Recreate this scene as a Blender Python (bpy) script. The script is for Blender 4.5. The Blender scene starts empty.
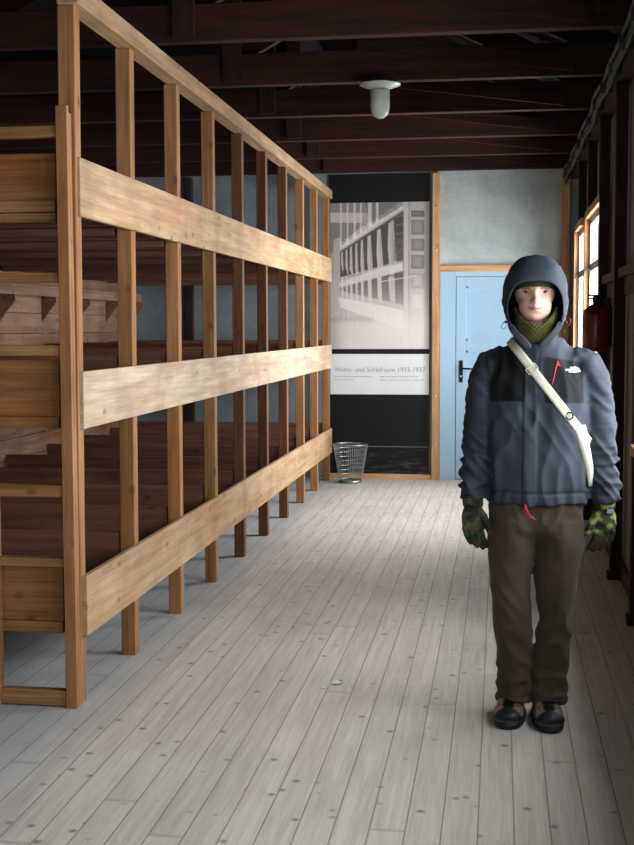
import bpy, bmesh, math, random
import numpy as np
from mathutils import Matrix, Vector, noise
from mathutils.bvhtree import BVHTree
random.seed(7)
C = bpy.context.scene.collection
S = bpy.context.scene
PI = math.pi

# ---------------------------------------------------------------- camera
F = 1250.0
pitch = math.atan(95.5 / F); yaw = math.atan(183 / F * math.cos(pitch)); roll = -0.003
cd = bpy.data.cameras.new('camera'); cam = bpy.data.objects.new('camera', cd); C.objects.link(cam)
cd.sensor_fit = 'VERTICAL'; cd.sensor_height = 36.0; cd.lens = F * 36.0 / 845.0
cd.clip_start = 0.05; cd.clip_end = 200
cam.matrix_world = Matrix.Translation((0, 0, 1.55)) @ Matrix.Rotation(yaw, 4, 'Z') @ Matrix.Rotation(PI/2 - pitch, 4, 'X') @ Matrix.Rotation(roll, 4, 'Z')
S.camera = cam
# ---------------------------------------------------------------- world, lights, exposure
w = bpy.data.worlds.new('world'); S.world = w; w.use_nodes = True
w.node_tree.nodes['Background'].inputs[0].default_value = (0.72, 0.82, 1.0, 1)
w.node_tree.nodes['Background'].inputs[1].default_value = 1.2
S.view_settings.view_transform = 'Standard'; S.view_settings.look = 'None'
S.view_settings.exposure = 0.0; S.view_settings.gamma = 1.0; S.view_settings.use_curve_mapping = False

def daylight(name, loc, rot, sx, sy, power, col=(0.90, 0.95, 1.0)):
    l = bpy.data.lights.new(name, 'AREA'); l.shape = 'RECTANGLE'; l.size = sx; l.size_y = sy
    l.energy = power; l.color = col
    o = bpy.data.objects.new(name, l); o.location = loc; o.rotation_euler = rot; C.objects.link(o); return o
# windows: right wall (facing -X) ; left wall ; wall behind the camera
WR = [(9.06, 10.66), (11.25, 12.10), (-1.9, -0.8), (0.3, 1.4), (1.6, 2.6), (2.9, 4.05), (4.2, 5.3), (5.48, 6.46)]       # right-wall openings (Y range)
WPOW = [270, 150, 35, 60, 65, 72, 88, 98]
WZ = (0.95, 2.43)
for (a, b), p in zip(WR, WPOW):
    daylight('daylight_right', (1.10, (a+b)/2, (WZ[0]+WZ[1])/2), (0, PI/2, 0), WZ[1]-WZ[0], b-a, p)
WL = [(2.0, 3.4), (6.0, 7.4), (9.6, 11.0)]
for a, b in WL:
    daylight('daylight_left', (-7.65, (a+b)/2, (WZ[0]+WZ[1])/2), (0, -PI/2, 0), WZ[1]-WZ[0], b-a, 6)
WF = [(-2.5, -1.3), (-0.9, 0.3)]
for a, b in WF:
    daylight('daylight_front', ((a+b)/2, -3.25, (WZ[0]+WZ[1])/2), (PI/2, 0, 0), b-a, WZ[1]-WZ[0], 46)

# ---------------------------------------------------------------- materials
def srgb(r, g, b):
    f = lambda c: (c/255/12.92) if c/255 <= 0.04045 else ((c/255+0.055)/1.055)**2.4
    return (f(r), f(g), f(b), 1)
def newmat(name, rough=0.7, spec=0.3):
    m = bpy.data.materials.new(name); m.use_nodes = True
    nt = m.node_tree; bs = nt.nodes['Principled BSDF']
    bs.inputs['Roughness'].default_value = rough; bs.inputs['Specular IOR Level'].default_value = spec
    return m, nt, bs
def N(nt, t, **k):
    n = nt.nodes.new(t)
    for a, v in k.items(): setattr(n, a, v)
    return n
def L(nt, a, b): nt.links.new(a, b)
def math_(nt, op, a, b=None, c=None):
    n = N(nt, 'ShaderNodeMath', operation=op)
    for i, v in enumerate((a, b, c)):
        if v is None: continue
        if isinstance(v, (int, float)): n.inputs[i].default_value = v
        else: L(nt, v, n.inputs[i])
    return n.outputs[0]
def mix(nt, f, a, b, mode='MIX'):
    n = N(nt, 'ShaderNodeMix', data_type='RGBA', blend_type=mode)
    for i, v in ((0, f), (6, a), (7, b)):
        if isinstance(v, (int, float)): n.inputs[i].default_value = v
        elif isinstance(v, tuple): n.inputs[i].default_value = v
        else: L(nt, v, n.inputs[i])
    return n.outputs[2]
def ramp(nt, f, a, b, lo=(0, 0, 0, 1), hi=(1, 1, 1, 1)):
    n = N(nt, 'ShaderNodeValToRGB'); L(nt, f, n.inputs[0])
    n.color_ramp.elements[0].position = a; n.color_ramp.elements[1].position = b
    n.color_ramp.elements[0].color = lo; n.color_ramp.elements[1].color = hi
    return n.outputs[0]
def coords(nt, scale, rnd=True):
    tc = N(nt, 'ShaderNodeTexCoord'); v = tc.outputs['Object']
    if rnd:
        oi = N(nt, 'ShaderNodeObjectInfo'); k = math_(nt, 'MULTIPLY', oi.outputs['Random'], 37.0)
        a = N(nt, 'ShaderNodeVectorMath', operation='ADD'); L(nt, v, a.inputs[0]); L(nt, k, a.inputs[1]); v = a.outputs[0]
    mp = N(nt, 'ShaderNodeMapping'); mp.inputs['Scale'].default_value = scale; L(nt, v, mp.inputs[0])
    return mp.outputs[0], v
def noise_(nt, v, scale, detail=4, rough=0.55):
    n = N(nt, 'ShaderNodeTexNoise'); L(nt, v, n.inputs[0]); n.inputs['Scale'].default_value = scale
    n.inputs['Detail'].default_value = detail; n.inputs['Roughness'].default_value = rough
    return n.outputs[0]
def bump(nt, bs, h, strength=0.3, dist=0.004):
    b = N(nt, 'ShaderNodeBump'); b.inputs['Strength'].default_value = strength; b.inputs['Distance'].default_value = dist
    L(nt, h, b.inputs['Height']); L(nt, b.outputs[0], bs.inputs['Normal'])

def wood(name, light, dark, axis=2, knots=True, rough=0.75, dirt=0.35, vary=0.25):
    m, nt, bs = newmat(name, rough, 0.25)
    sc = [14, 14, 14]; sc[axis] = 0.9
    v, raw = coords(nt, sc)
    g = noise_(nt, v, 1.6, 6, 0.6)
    sc2 = [70, 70, 70]; sc2[axis] = 2.0
    v2, _ = coords(nt, sc2); g2 = noise_(nt, v2, 1.4, 3, 0.6)
    f = math_(nt, 'ADD', math_(nt, 'MULTIPLY', g, 0.65), math_(nt, 'MULTIPLY', g2, 0.35))
    col = mix(nt, ramp(nt, f, 0.36, 0.66), srgb(*dark), srgb(*light))
    blot = noise_(nt, raw, 3.0, 3)                                 # wear and handling stains
    col = mix(nt, math_(nt, 'MULTIPLY', ramp(nt, blot, 0.45, 0.75), dirt), col, tuple(c*0.55 for c in srgb(*dark)[:3]) + (1,))
    sc4 = [5, 5, 5]; sc4[axis] = 1.1
    v4, _ = coords(nt, sc4); red = noise_(nt, v4, 1.0, 4)
    warm = mix(nt, 1.0, col, (1.0, 0.74, 0.56, 1), 'MULTIPLY')
    col = mix(nt, math_(nt, 'MULTIPLY', ramp(nt, red, 0.48, 0.68), 0.75), col, warm)
    sc5 = [120, 120, 120]; sc5[axis] = 4.0
    v5, _ = coords(nt, sc5); g5 = noise_(nt, v5, 1.0, 2, 0.7)
    col = mix(nt, math_(nt, 'MULTIPLY', ramp(nt, g5, 0.58, 0.72), 0.35), col, tuple(c*0.5 for c in srgb(*dark)[:3]) + (1,))
    oi = N(nt, 'ShaderNodeObjectInfo')
    hv = N(nt, 'ShaderNodeHueSaturation'); L(nt, col, hv.inputs['Color'])
    L(nt, math_(nt, 'ADD', math_(nt, 'MULTIPLY', oi.outputs['Random'], vary), 1 - vary/2), hv.inputs['Value'])
    col = hv.outputs[0]
    if knots:
        sc3 = [9, 9, 9]; sc3[axis] = 5.0
        v3, _ = coords(nt, sc3)
        vo = N(nt, 'ShaderNodeTexVoronoi'); L(nt, v3, vo.inputs[0]); vo.inputs['Scale'].default_value = 0.9
        k = ramp(nt, vo.outputs['Distance'], 0.05, 0.16, (1, 1, 1, 1), (0, 0, 0, 1))
        col = mix(nt, math_(nt, 'MULTIPLY', k, 0.65), col, tuple(c*0.35 for c in srgb(*dark)[:3]) + (1,))
    L(nt, col, bs.inputs['Base Color']); bump(nt, bs, f, 0.25, 0.003)
    return m
def plain(name, rgb, rough=0.6, metal=0.0, spec=0.4, var=0.0, vs=30, bmp=0.0):
    m, nt, bs = newmat(name, rough, spec); bs.inputs['Metallic'].default_value = metal
    v, raw = coords(nt, (1, 1, 1)); n = noise_(nt, raw, vs, 4)
    c = srgb(*rgb)
    col = mix(nt, n, tuple(x*(1-var) for x in c[:3])+(1,), tuple(min(1, x*(1+var)) for x in c[:3])+(1,))
    L(nt, col, bs.inputs['Base Color'])
    if bmp: bump(nt, bs, n, bmp, 0.003)
    return m
def attr_mat(name, rough=0.8, spec=0.2, weave=0.0, wscale=400, sheen=0.0):
    m, nt, bs = newmat(name, rough, spec)
    a = N(nt, 'ShaderNodeAttribute'); a.attribute_name = 'Col'
    v, raw = coords(nt, (1, 1, 1), False); n = noise_(nt, raw, 40, 3)
    col = mix(nt, math_(nt, 'MULTIPLY', n, 0.18), a.outputs['Color'], (0, 0, 0, 1))
    L(nt, col, bs.inputs['Base Color'])
    bs.inputs['Sheen Weight'].default_value = sheen
    if weave: bump(nt, bs, noise_(nt, raw, wscale, 2), weave, 0.001)
    return m

M = {}
M['post'] = wood('post_wood', (164, 122, 80), (116, 78, 46), 2)
M['boardw'] = wood('scuffed_board_wood', (186, 168, 144), (148, 124, 100), 1, dirt=0.5)
M['postd'] = wood('darker_post_wood', (128, 88, 60), (86, 56, 38), 2)
M['board'] = wood('board_wood', (182, 154, 120), (142, 112, 80), 1, dirt=0.5, vary=0.12)
M['railY'] = wood('top_rail_wood', (170, 142, 108), (126, 98, 70), 1)
M['railX'] = wood('cross_wood', (162, 122, 80), (114, 80, 48), 0)
M['endX'] = wood('end_board_wood', (158, 112, 68), (110, 72, 40), 0)
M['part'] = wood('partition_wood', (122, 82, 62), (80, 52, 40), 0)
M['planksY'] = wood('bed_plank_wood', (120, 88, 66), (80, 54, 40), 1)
M['headY'] = wood('head_panel_wood', (132, 102, 82), (94, 68, 52), 1, dirt=0.5)
M['beam'] = wood('beam_wood', (62, 25, 11), (20, 8, 4), 0, knots=False)
M['beamZ'] = wood('strut_wood', (56, 25, 15), (22, 10, 7), 2, knots=False)
M['roof'] = wood('roof_wood', (26, 17, 14), (14, 10, 9), 1, knots=False)
M['stud'] = wood('stud_wood', (50, 32, 27), (30, 20, 17), 2)
M['jamb'] = wood('jamb_wood', (200, 158, 116), (164, 122, 84), 2)
M['jambX'] = wood('lintel_wood', (204, 160, 114), (168, 124, 82), 0)
M['sillY'] = wood('wall_rail_wood', (84, 58, 48), (58, 40, 34), 1)
M['black'] = plain('black_panel_paint', (12, 12, 15), 0.5, 0, 0.25, 0.3, 5)
def smudged():
    m = M['black']; nt = m.node_tree; bs = nt.nodes['Principled BSDF']; src = bs.inputs['Base Color'].links[0].from_socket
    tc = N(nt, 'ShaderNodeTexCoord'); sp = N(nt, 'ShaderNodeSeparateXYZ'); L(nt, tc.outputs['Object'], sp.inputs[0])
    mp = N(nt, 'ShaderNodeMapping'); mp.inputs['Rotation'].default_value = (0, -.7, 0); mp.inputs['Scale'].default_value = (3, 3, 16); L(nt, tc.outputs['Object'], mp.inputs[0])
    n = ramp(nt, noise_(nt, mp.outputs[0], 1.6, 5, .65), .50, .72)
    mr = N(nt, 'ShaderNodeMapRange'); L(nt, sp.outputs[2], mr.inputs[0]); mr.inputs[1].default_value = .38; mr.inputs[2].default_value = .10
    L(nt, mix(nt, math_(nt, 'MULTIPLY', math_(nt, 'MULTIPLY', n, mr.outputs[0]), .22), src, srgb(150, 154, 156)), bs.inputs['Base Color'])   # chalky scuffs by the floor
smudged()
M['blackmetal'] = plain('black_metal', (20, 20, 22), 0.35, 0.6)
M['steel'] = plain('galvanised_steel', (150, 155, 152), 0.35, 0.9)
M['bolt'] = plain('bolt_steel', (200, 200, 196), 0.3, 1.0)
M['red'] = plain('red_enamel', (92, 10, 20), 0.3, 0, 0.5, 0.1)
M['whitep'] = plain('white_label', (205, 205, 200), 0.5)
M['enamel'] = plain('lamp_enamel', (170, 178, 166), 0.4, 0, 0.5, 0.15)
M['pipe'] = plain('cable_sheath', (42, 46, 44), 0.6, 0, 0.3, 0.35, 20, 0.5)

def plaster(name, a, b):
    m, nt, bs = newmat(name, 0.85, 0.2)
    v, raw = coords(nt, (1, 1, 1), False)
    n = noise_(nt, raw, 2.2, 6, 0.65); n2 = noise_(nt, raw, 22, 4)
    f = math_(nt, 'ADD', math_(nt, 'MULTIPLY', n, 0.8), math_(nt, 'MULTIPLY', n2, 0.2))
    L(nt, mix(nt, ramp(nt, f, 0.35, 0.65), srgb(*a), srgb(*b)), bs.inputs['Base Color']); bump(nt, bs, n2, 0.15, 0.004)
    return m
M['plaster'] = plaster('grey_wall_board', (146, 152, 150), (178, 183, 180))
M['plaster_shaded'] = plaster('shaded_grey_wall_board', (96, 102, 104), (118, 124, 125))  # end wall grey, darkened to hold the shade behind the bunks
M['plaster_r'] = plaster('right_wall_board', (120, 112, 106), (142, 134, 126))
def doorpaint():
    m, nt, bs = newmat('blue_door_paint', 0.45, 0.4)
    v, raw = coords(nt, (1, 1, 1), False); n = noise_(nt, raw, 3, 4)
    L(nt, mix(nt, n, srgb(138, 164, 184), srgb(154, 180, 198)), bs.inputs['Base Color']); return m
M['door'] = doorpaint()
def pane():
    m = bpy.data.materials.new('window_glass'); m.use_nodes = True; nt = m.node_tree; nt.nodes.clear()
    o = N(nt, 'ShaderNodeOutputMaterial'); t = N(nt, 'ShaderNodeBsdfTransparent'); g = N(nt, 'ShaderNodeBsdfGlossy'); g.inputs['Roughness'].default_value = 0.03
    fr = N(nt, 'ShaderNodeFresnel'); fr.inputs[0].default_value = 1.45; mx = N(nt, 'ShaderNodeMixShader')
    gm = N(nt, 'ShaderNodeNewGeometry'); L(nt, math_(nt, 'MULTIPLY', fr.outputs[0], math_(nt, 'SUBTRACT', 1.0, gm.outputs['Backfacing'])), mx.inputs[0]); L(nt, t.outputs[0], mx.inputs[1]); L(nt, g.outputs[0], mx.inputs[2]); L(nt, mx.outputs[0], o.inputs[0]); return m
M['glass'] = pane()
def lampglass():
    m, nt, bs = newmat('frosted_lamp_glass', 0.25, 0.5)
    bs.inputs['Base Color'].default_value = srgb(205, 210, 200); bs.inputs['Transmission Weight'].default_value = 0.25; bs.inputs['IOR'].default_value = 1.2
    return m
M['lampglass'] = lampglass()

def floor_mat():
    m, nt, bs = newmat('scrubbed_floor_boards', 0.62, 0.3)
    tc = N(nt, 'ShaderNodeTexCoord'); sp = N(nt, 'ShaderNodeSeparateXYZ'); L(nt, tc.outputs['Object'], sp.inputs[0])
    x, y = sp.outputs[0], sp.outputs[1]
    u = math_(nt, 'DIVIDE', math_(nt, 'ADD', x, 0.166 + 11.1), 0.111)
    idx = math_(nt, 'FLOOR', u); fr = math_(nt, 'FRACT', u)
    wn = N(nt, 'ShaderNodeTexWhiteNoise', noise_dimensions='1D'); L(nt, idx, wn.inputs['W']); rnd = wn.outputs['Value']
    edge = math_(nt, 'MINIMUM', fr, math_(nt, 'SUBTRACT', 1.0, fr))
    gap = ramp(nt, edge, 0.010, 0.030, (1, 1, 1, 1), (0, 0, 0, 1))
    yy = math_(nt, 'DIVIDE', math_(nt, 'ADD', y, math_(nt, 'MULTIPLY', rnd, 40.0)), 4.2)
    fy = math_(nt, 'FRACT', yy); ey = math_(nt, 'MINIMUM', fy, math_(nt, 'SUBTRACT', 1.0, fy))
    gapy = ramp(nt, ey, 0.0006, 0.0014, (1, 1, 1, 1), (0, 0, 0, 1))
    bidx = math_(nt, 'ADD', math_(nt, 'MULTIPLY', idx, 7.13), math_(nt, 'MULTIPLY', math_(nt, 'FLOOR', yy), 3.77))
    wb = N(nt, 'ShaderNodeTexWhiteNoise', noise_dimensions='1D'); L(nt, bidx, wb.inputs['W'])
    off = math_(nt, 'MULTIPLY', wb.outputs['Value'], 50.0)
    cb = N(nt, 'ShaderNodeCombineXYZ'); L(nt, math_(nt, 'MULTIPLY', x, 26.0), cb.inputs[0]); L(nt, math_(nt, 'MULTIPLY', y, 1.5), cb.inputs[1]); L(nt, off, cb.inputs[2])
    g = noise_(nt, cb.outputs[0], 1.3, 6, 0.6)
    cb2 = N(nt, 'ShaderNodeCombineXYZ'); L(nt, math_(nt, 'MULTIPLY', x, 110.0), cb2.inputs[0]); L(nt, math_(nt, 'MULTIPLY', y, 3.0), cb2.inputs[1]); L(nt, off, cb2.inputs[2])
    g2 = noise_(nt, cb2.outputs[0], 1.2, 3, 0.6)
    f = math_(nt, 'ADD', math_(nt, 'MULTIPLY', g, 0.6), math_(nt, 'MULTIPLY', g2, 0.4))
    col = mix(nt, ramp(nt, f, 0.36, 0.62), srgb(172, 162, 151), srgb(197, 188, 177))
    hv = N(nt, 'ShaderNodeHueSaturation'); L(nt, col, hv.inputs['Color']); L(nt, math_(nt, 'ADD', math_(nt, 'MULTIPLY', wb.outputs['Value'], 0.10), 0.95), hv.inputs['Value'])
    col = hv.outputs[0]
    # knots, elongated across the grain a little
    cb3 = N(nt, 'ShaderNodeCombineXYZ'); L(nt, math_(nt, 'MULTIPLY', x, 13.0), cb3.inputs[0]); L(nt, math_(nt, 'MULTIPLY', y, 13.0), cb3.inputs[1]); L(nt, off, cb3.inputs[2])
    vo = N(nt, 'ShaderNodeTexVoronoi'); L(nt, cb3.outputs[0], vo.inputs[0]); vo.inputs['Scale'].default_value = 0.8
    vsel = N(nt, 'ShaderNodeTexWhiteNoise', noise_dimensions='3D'); L(nt, vo.outputs['Position'], vsel.inputs[0])
    k = ramp(nt, vo.outputs['Distance'], 0.07, 0.20, (1, 1, 1, 1), (0, 0, 0, 1))
    k = math_(nt, 'MULTIPLY', k, math_(nt, 'GREATER_THAN', vsel.outputs['Value'], 0.38))
    col = mix(nt, math_(nt, 'MULTIPLY', k, 0.75), col, srgb(92, 80, 74))
    # unworn, dust-grey boards beneath the beds
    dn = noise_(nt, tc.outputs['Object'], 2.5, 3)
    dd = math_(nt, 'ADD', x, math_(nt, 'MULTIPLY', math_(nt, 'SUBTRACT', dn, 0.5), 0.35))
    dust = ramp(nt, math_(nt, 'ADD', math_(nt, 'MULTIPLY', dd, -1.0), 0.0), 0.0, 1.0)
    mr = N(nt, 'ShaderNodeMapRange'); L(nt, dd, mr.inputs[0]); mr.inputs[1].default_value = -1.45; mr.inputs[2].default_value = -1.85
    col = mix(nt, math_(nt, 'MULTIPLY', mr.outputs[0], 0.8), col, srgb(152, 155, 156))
    st = noise_(nt, tc.outputs['Object'], 1.3, 5, 0.6)
    col = mix(nt, math_(nt, 'MULTIPLY', ramp(nt, st, 0.5, 0.75), 0.22), col, srgb(112, 104, 98))
    gg = math_(nt, 'MAXIMUM', math_(nt, 'MULTIPLY', gap, 0.75), math_(nt, 'MULTIPLY', gapy, 0.35))
    col = mix(nt, gg, col, srgb(112, 98, 88))
    L(nt, col, bs.inputs['Base Color'])
    bump(nt, bs, math_(nt, 'SUBTRACT', f, math_(nt, 'MULTIPLY', gg, 2.0)), 0.25, 0.003)
    return m
M['floor'] = floor_mat()

# ---------------------------------------------------------------- mesh helpers
class MB:
    def __init__(s): s.v = []; s.f = []
    def add(s, vs, fs):
        b = len(s.v); s.v += [tuple(p) for p in vs]; s.f += [tuple(i + b for i in f) for f in fs]; return s
    def box(s, x0, x1, y0, y1, z0, z1, c=0.0):
        bm = bmesh.new(); bmesh.ops.create_cube(bm, size=1)
        for v in bm.verts: v.co = Vector(((x0+x1)/2 + v.co.x*(x1-x0), (y0+y1)/2 + v.co.y*(y1-y0), (z0+z1)/2 + v.co.z*(z1-z0)))
        if c: bmesh.ops.bevel(bm, geom=bm.edges[:], offset=c, segments=1, affect='EDGES')
        bm.verts.index_update()
        s.add([v.co[:] for v in bm.verts], [[v.index for v in f.verts] for f in bm.faces]); bm.free(); return s
    def beam(s, a, b, wd, ht, up=(0, 0, 1)):
        a, b = Vector(a), Vector(b); d = (b-a).normalized(); sd = d.cross(Vector(up)).normalized(); u = sd.cross(d).normalized()
        vs = [p + sd*i*wd/2 + u*j*ht/2 for p in (a, b) for i, j in ((-1, -1), (1, -1), (1, 1), (-1, 1))]
        return s.add(vs, [(0, 3, 2, 1), (4, 5, 6, 7), (0, 1, 5, 4), (1, 2, 6, 5), (2, 3, 7, 6), (3, 0, 4, 7)])
    def tube(s, pts, rad, n=10, cap=True, flat=1.0, closed=False, ref=(0, 1, 0)):
        pts = [Vector(p) for p in pts]; m = len(pts)
        rad = rad if isinstance(rad, (list, tuple)) else [rad]*m
        vs = []
        for i, p in enumerate(pts):
            a = pts[(i-1) % m] if closed or i > 0 else pts[0]; b = pts[(i+1) % m] if closed or i < m-1 else pts[-1]
            d = (b-a).normalized(); r = Vector(ref)
            if abs(d.dot(r)) > 0.95: r = Vector((1, 0, 0))
            s1 = d.cross(r).normalized(); s2 = s1.cross(d).normalized()
            rr = rad[i]; rx, ry = rr if isinstance(rr, (list, tuple)) else (rr, rr*flat)
            for k in range(n):
                t = 2*PI*k/n; vs.append(p + s1*math.cos(t)*rx + s2*math.sin(t)*ry)
        fs = []
        for i in range(m if closed else m-1):
            j = (i+1) % m
            for k in range(n): fs.append((i*n+k, i*n+(k+1) % n, j*n+(k+1) % n, j*n+k))
        if cap and not closed: fs += [tuple(range(n))[::-1], tuple((m-1)*n+k for k in range(n))]
        return s.add(vs, fs)
    def lathe(s, prof, cx=0, cy=0, n=32, cap=True):
        vs = [(cx+r*math.cos(2*PI*k/n), cy+r*math.sin(2*PI*k/n), z) for r, z in prof for k in range(n)]
        fs = [(i*n+k, i*n+(k+1) % n, (i+1)*n+(k+1) % n, (i+1)*n+k) for i in range(len(prof)-1) for k in range(n)]
        if cap: fs += [tuple(range(n))[::-1], tuple((len(prof)-1)*n+k for k in range(n))]
        return s.add(vs, fs)
    def rings(s, R, n=40, cap=True):                 # rings (cx, cy, cz, rx, ry[, power])
        vs = []
        for r in R:
            cx, cy, cz, rx, ry = r[:5]; pw = r[5] if len(r) > 5 else 2.0
            for k in range(n):
                t = 2*PI*k/n; c, q = math.cos(t), math.sin(t)
                vs.append((cx + rx*math.copysign(abs(c)**(2/pw), c), cy + ry*math.copysign(abs(q)**(2/pw), q), cz))
        m = len(R); fs = [(i*n+k, i*n+(k+1) % n, (i+1)*n+(k+1) % n, (i+1)*n+k) for i in range(m-1) for k in range(n)]
        if cap: fs += [tuple(range(n))[::-1], tuple((m-1)*n+k for k in range(n))]
        return s.add(vs, fs)
    def ball(s, c, r, nu=24, nv=14):
        vs = []; r = r if isinstance(r, tuple) else (r, r, r)
        for i in range(1, nv):
            a = PI*i/nv
            for k in range(nu): t = 2*PI*k/nu; vs.append((c[0]+r[0]*math.sin(a)*math.cos(t), c[1]+r[1]*math.sin(a)*math.sin(t), c[2]-r[2]*math.cos(a)))
        b = len(vs); vs += [(c[0], c[1], c[2]-r[2]), (c[0], c[1], c[2]+r[2])]
        fs = [(i*nu+k, i*nu+(k+1) % nu, (i+1)*nu+(k+1) % nu, (i+1)*nu+k) for i in range(nv-2) for k in range(nu)]
        fs += [(b, (k+1) % nu, k) for k in range(nu)] + [(b+1, (nv-2)*nu+k, (nv-2)*nu+(k+1) % nu) for k in range(nu)]
        return s.add(vs, fs)
    def mesh(s, name):
        me = bpy.data.meshes.new(name); me.from_pydata(s.v, [], s.f); me.update(); return me
    def build(s, name, mat, parent=None, smooth=False, label=None):
        me = s.mesh(name)
        bm = bmesh.new(); bm.from_mesh(me); bmesh.ops.recalc_face_normals(bm, faces=bm.faces[:]); bm.to_mesh(me); bm.free()
        return link(name, me, mat, parent, smooth, label)
def link(name, me, mat, parent=None, smooth=False, label=None):
    if mat: me.materials.clear(); me.materials.append(mat)
    if smooth:
        for p in me.polygons: p.use_smooth = True
    o = bpy.data.objects.new(name, me); C.objects.link(o)
    if parent:
        o.parent = parent
        off = Vector((0, 0, 0)); q = parent
        while q: off += q.location; q = q.parent
        me.transform(Matrix.Translation(-off))       # meshes are written in world coordinates
    if label: o['label'] = label
    return o
def thing(name, label, cat, loc, group=None, kind=None):
    o = bpy.data.objects.new(name, None); C.objects.link(o); o.location = loc; o.empty_display_size = 0.1
    if kind: o['kind'] = kind
    if label: o['label'] = label
    if cat: o['category'] = cat
    if group: o['group'] = group
    return o
def tag(o, label, cat, group=None):
    o['label'] = label; o['category'] = cat
    if group: o['group'] = group
    return o
def struct(o, label=None):
    o['kind'] = 'structure'
    if label: o['label'] = label
    return o
def B(*a, c=0.0): return MB().box(*a, c=c)

# ================================================================ the room
XR, XL, YB, YF, ZC = 0.765, -7.5, 12.72, -3.1, 3.1
struct(B(XL-.1, XR+.15, YF-.1, YB+.1, -0.1, 0).build('floor', M['floor']), 'scrubbed grey floor boards running down the aisle')
# back wall
wbk = struct(B(XL-.1, XR+.02, YB, YB+.12, 0, 5.4).build('wall_back', M['plaster']), 'grey plaster board end wall')
B(XL, -1.76, YB-.012, YB, 0, 3.1).build('wall_shade_board', M['plaster_shaded'], wbk, label='added board behind the bunks with shade in its grey colour')  # added sheet: dimness of the wall behind the bunks put into its colour
def holed(axis, p0, p1, lo, hi, z0, z1, wins, mb):
    cuts = sorted(wins); a = lo
    def bx(u0, u1, za, zb):
        if axis == 'X': mb.box(p0, p1, u0, u1, za, zb)
        else: mb.box(u0, u1, p0, p1, za, zb)
    for u0, u1 in cuts:
        bx(a, u0, z0, z1); bx(u0, u1, z0, WZ[0]); bx(u0, u1, WZ[1], z1); a = u1
    bx(a, hi, z0, z1)
    return mb
wr = struct(holed('X', XR, XR+.02, YF, YB, 0, 3.12, WR, MB()).build('wall_right', M['plaster_r']), 'grey boarded right wall between dark studs')
struct(holed('X', XL-.06, XL, YF, YB, 0, 3.12, WL, MB()).build('wall_left', M['plaster']))
struct(holed('Y', YF-.06, YF, XL, XR, 0, 5.4, WF, MB()).build('wall_front', M['plaster']))
# right wall framing
SY = [-1.98, -0.79, .21, 1.46, 2.7, 4.08, 5.38, 6.55, 7.74, 8.95, 10.15, 11.35]
for y in SY:
    if 10 < y: MB().box(.68, .75, y, y+.08, 0, .90, c=.003).box(.68, .75, y, y+.08, 2.49, 3.0, c=.003).build('stud', M['stud'], wr)
    else: B(.68, .75, y, y+.08, 0, 3.0, c=.003).build('stud', M['stud'], wr)
    B(.665, .765, y-.01, y+.09, 0, .05, c=.003).build('stud_foot', M['stud'], wr)
B(.66, .765, YF, YB, 3.0, 3.1).build('top_plate', M['sillY'], wr)
for a, b in zip(SY[7:9], SY[8:10]):
    MB().box(.70, .765, a+.08, b, 1.84, 1.895, c=.003).box(.735, .765, a+.08, b, 1.74, 1.84, c=.002).build('wall_rail', M['sillY'], wr)
struct(B(.74, .765, YF, YB, 0, .11).build('baseboard_right', M['sillY']))
# studs share the wall; inner jamb posts by the end wall
struct(B(.60, .675, 12.62, 12.72, 0, 3.08, c=.003).build('trim_1', M['jamb']), 'tan corner post at the end wall right of the door')
# windows
def window(n, axis, a, b, x):
    t = thing('window_%d' % n, None, None, (x, (a+b)/2, WZ[0]) if axis == 'X' else ((a+b)/2, x, WZ[0])); t['kind'] = 'structure'
    z0, z1 = WZ; fr = MB(); s = .045
    def bx(u0, u1, za, zb, d0=-.03, d1=.03):
        if axis == 'X': fr.box(x+d0, x+d1, u0, u1, za, zb)
        else: fr.box(u0, u1, x+d0, x+d1, za, zb)
    bx(a, a+s, z0, z1); bx(b-s, b, z0, z1); bx(a+s, b-s, z0, z0+s); bx(a+s, b-s, z1-s, z1)
    bx(a+s, b-s, 2.0, 2.06); bx((a+b)/2-.02, (a+b)/2+.02, z0+s, 2.0)
    fr.build('window_frame', M['wframe'], t)
    g = MB()
    if axis == 'X': g.box(x-.003, x+.003, a+s, b-s, z0+s, z1-s)
    else: g.box(a+s, b-s, x-.003, x+.003, z0+s, z1-s)
    g.build('pane', M['glass'], t)
    return t
M['wframe'] = plain('window_frame_paint', (150, 158, 152), 0.5, 0, 0.3, 0.1)
k = 1
for a, b in WR:
    t = window(k, 'X', a, b, XR+.0); k += 1
    mb = MB().box(.69, .765, a-.06, b+.05, WZ[1], WZ[1]+.06, c=.002).box(.66, .765, a-.06, b+.05, WZ[0]-.05, WZ[0], c=.002)
    if k != 3: mb.box(.69, .765, a-.06, a, WZ[0], WZ[1], c=.002)
    mb.box(.69, .732, b, b+.10, WZ[0], WZ[1], c=.002); mb.build('window_casing', M['jamb'], t)
    MB().tube([(.74, b-.03, 2.03), (.715, b-.03, 2.02), (.69, b-.09, 2.0)], .008, 8).build('latch', M['steel'], t)
for a, b in WL: window(k, 'X', a, b, XL-.03); k += 1
for a, b in WF: window(k, 'Y', a, b, YF-.03); k += 1
# cable along top of right wall
pts = [(.628 + .006*math.sin(y*5.1), y, 2.985 + .008*math.sin(y*3.3)) for y in np.linspace(0.2, 12.6, 90)]
mb = MB().tube(pts, .022, 8); mb.tube([(x-.028, y, z+.03+.006*math.sin(y*7)) for x, y, z in pts], .014, 8); mb.tube([(x-.008, y, z-.034+.006*math.sin(y*4)) for x, y, z in pts], .013, 8)
for y in np.arange(.6, 12.5, .6): mb.box(.585, .658, y, y+.02, 2.945, 3.03)
tag(mb.build('cable_bundle', M['pipe'], smooth=True), 'grey cable bundle clipped along the top of the right wall', 'cable')

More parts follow.
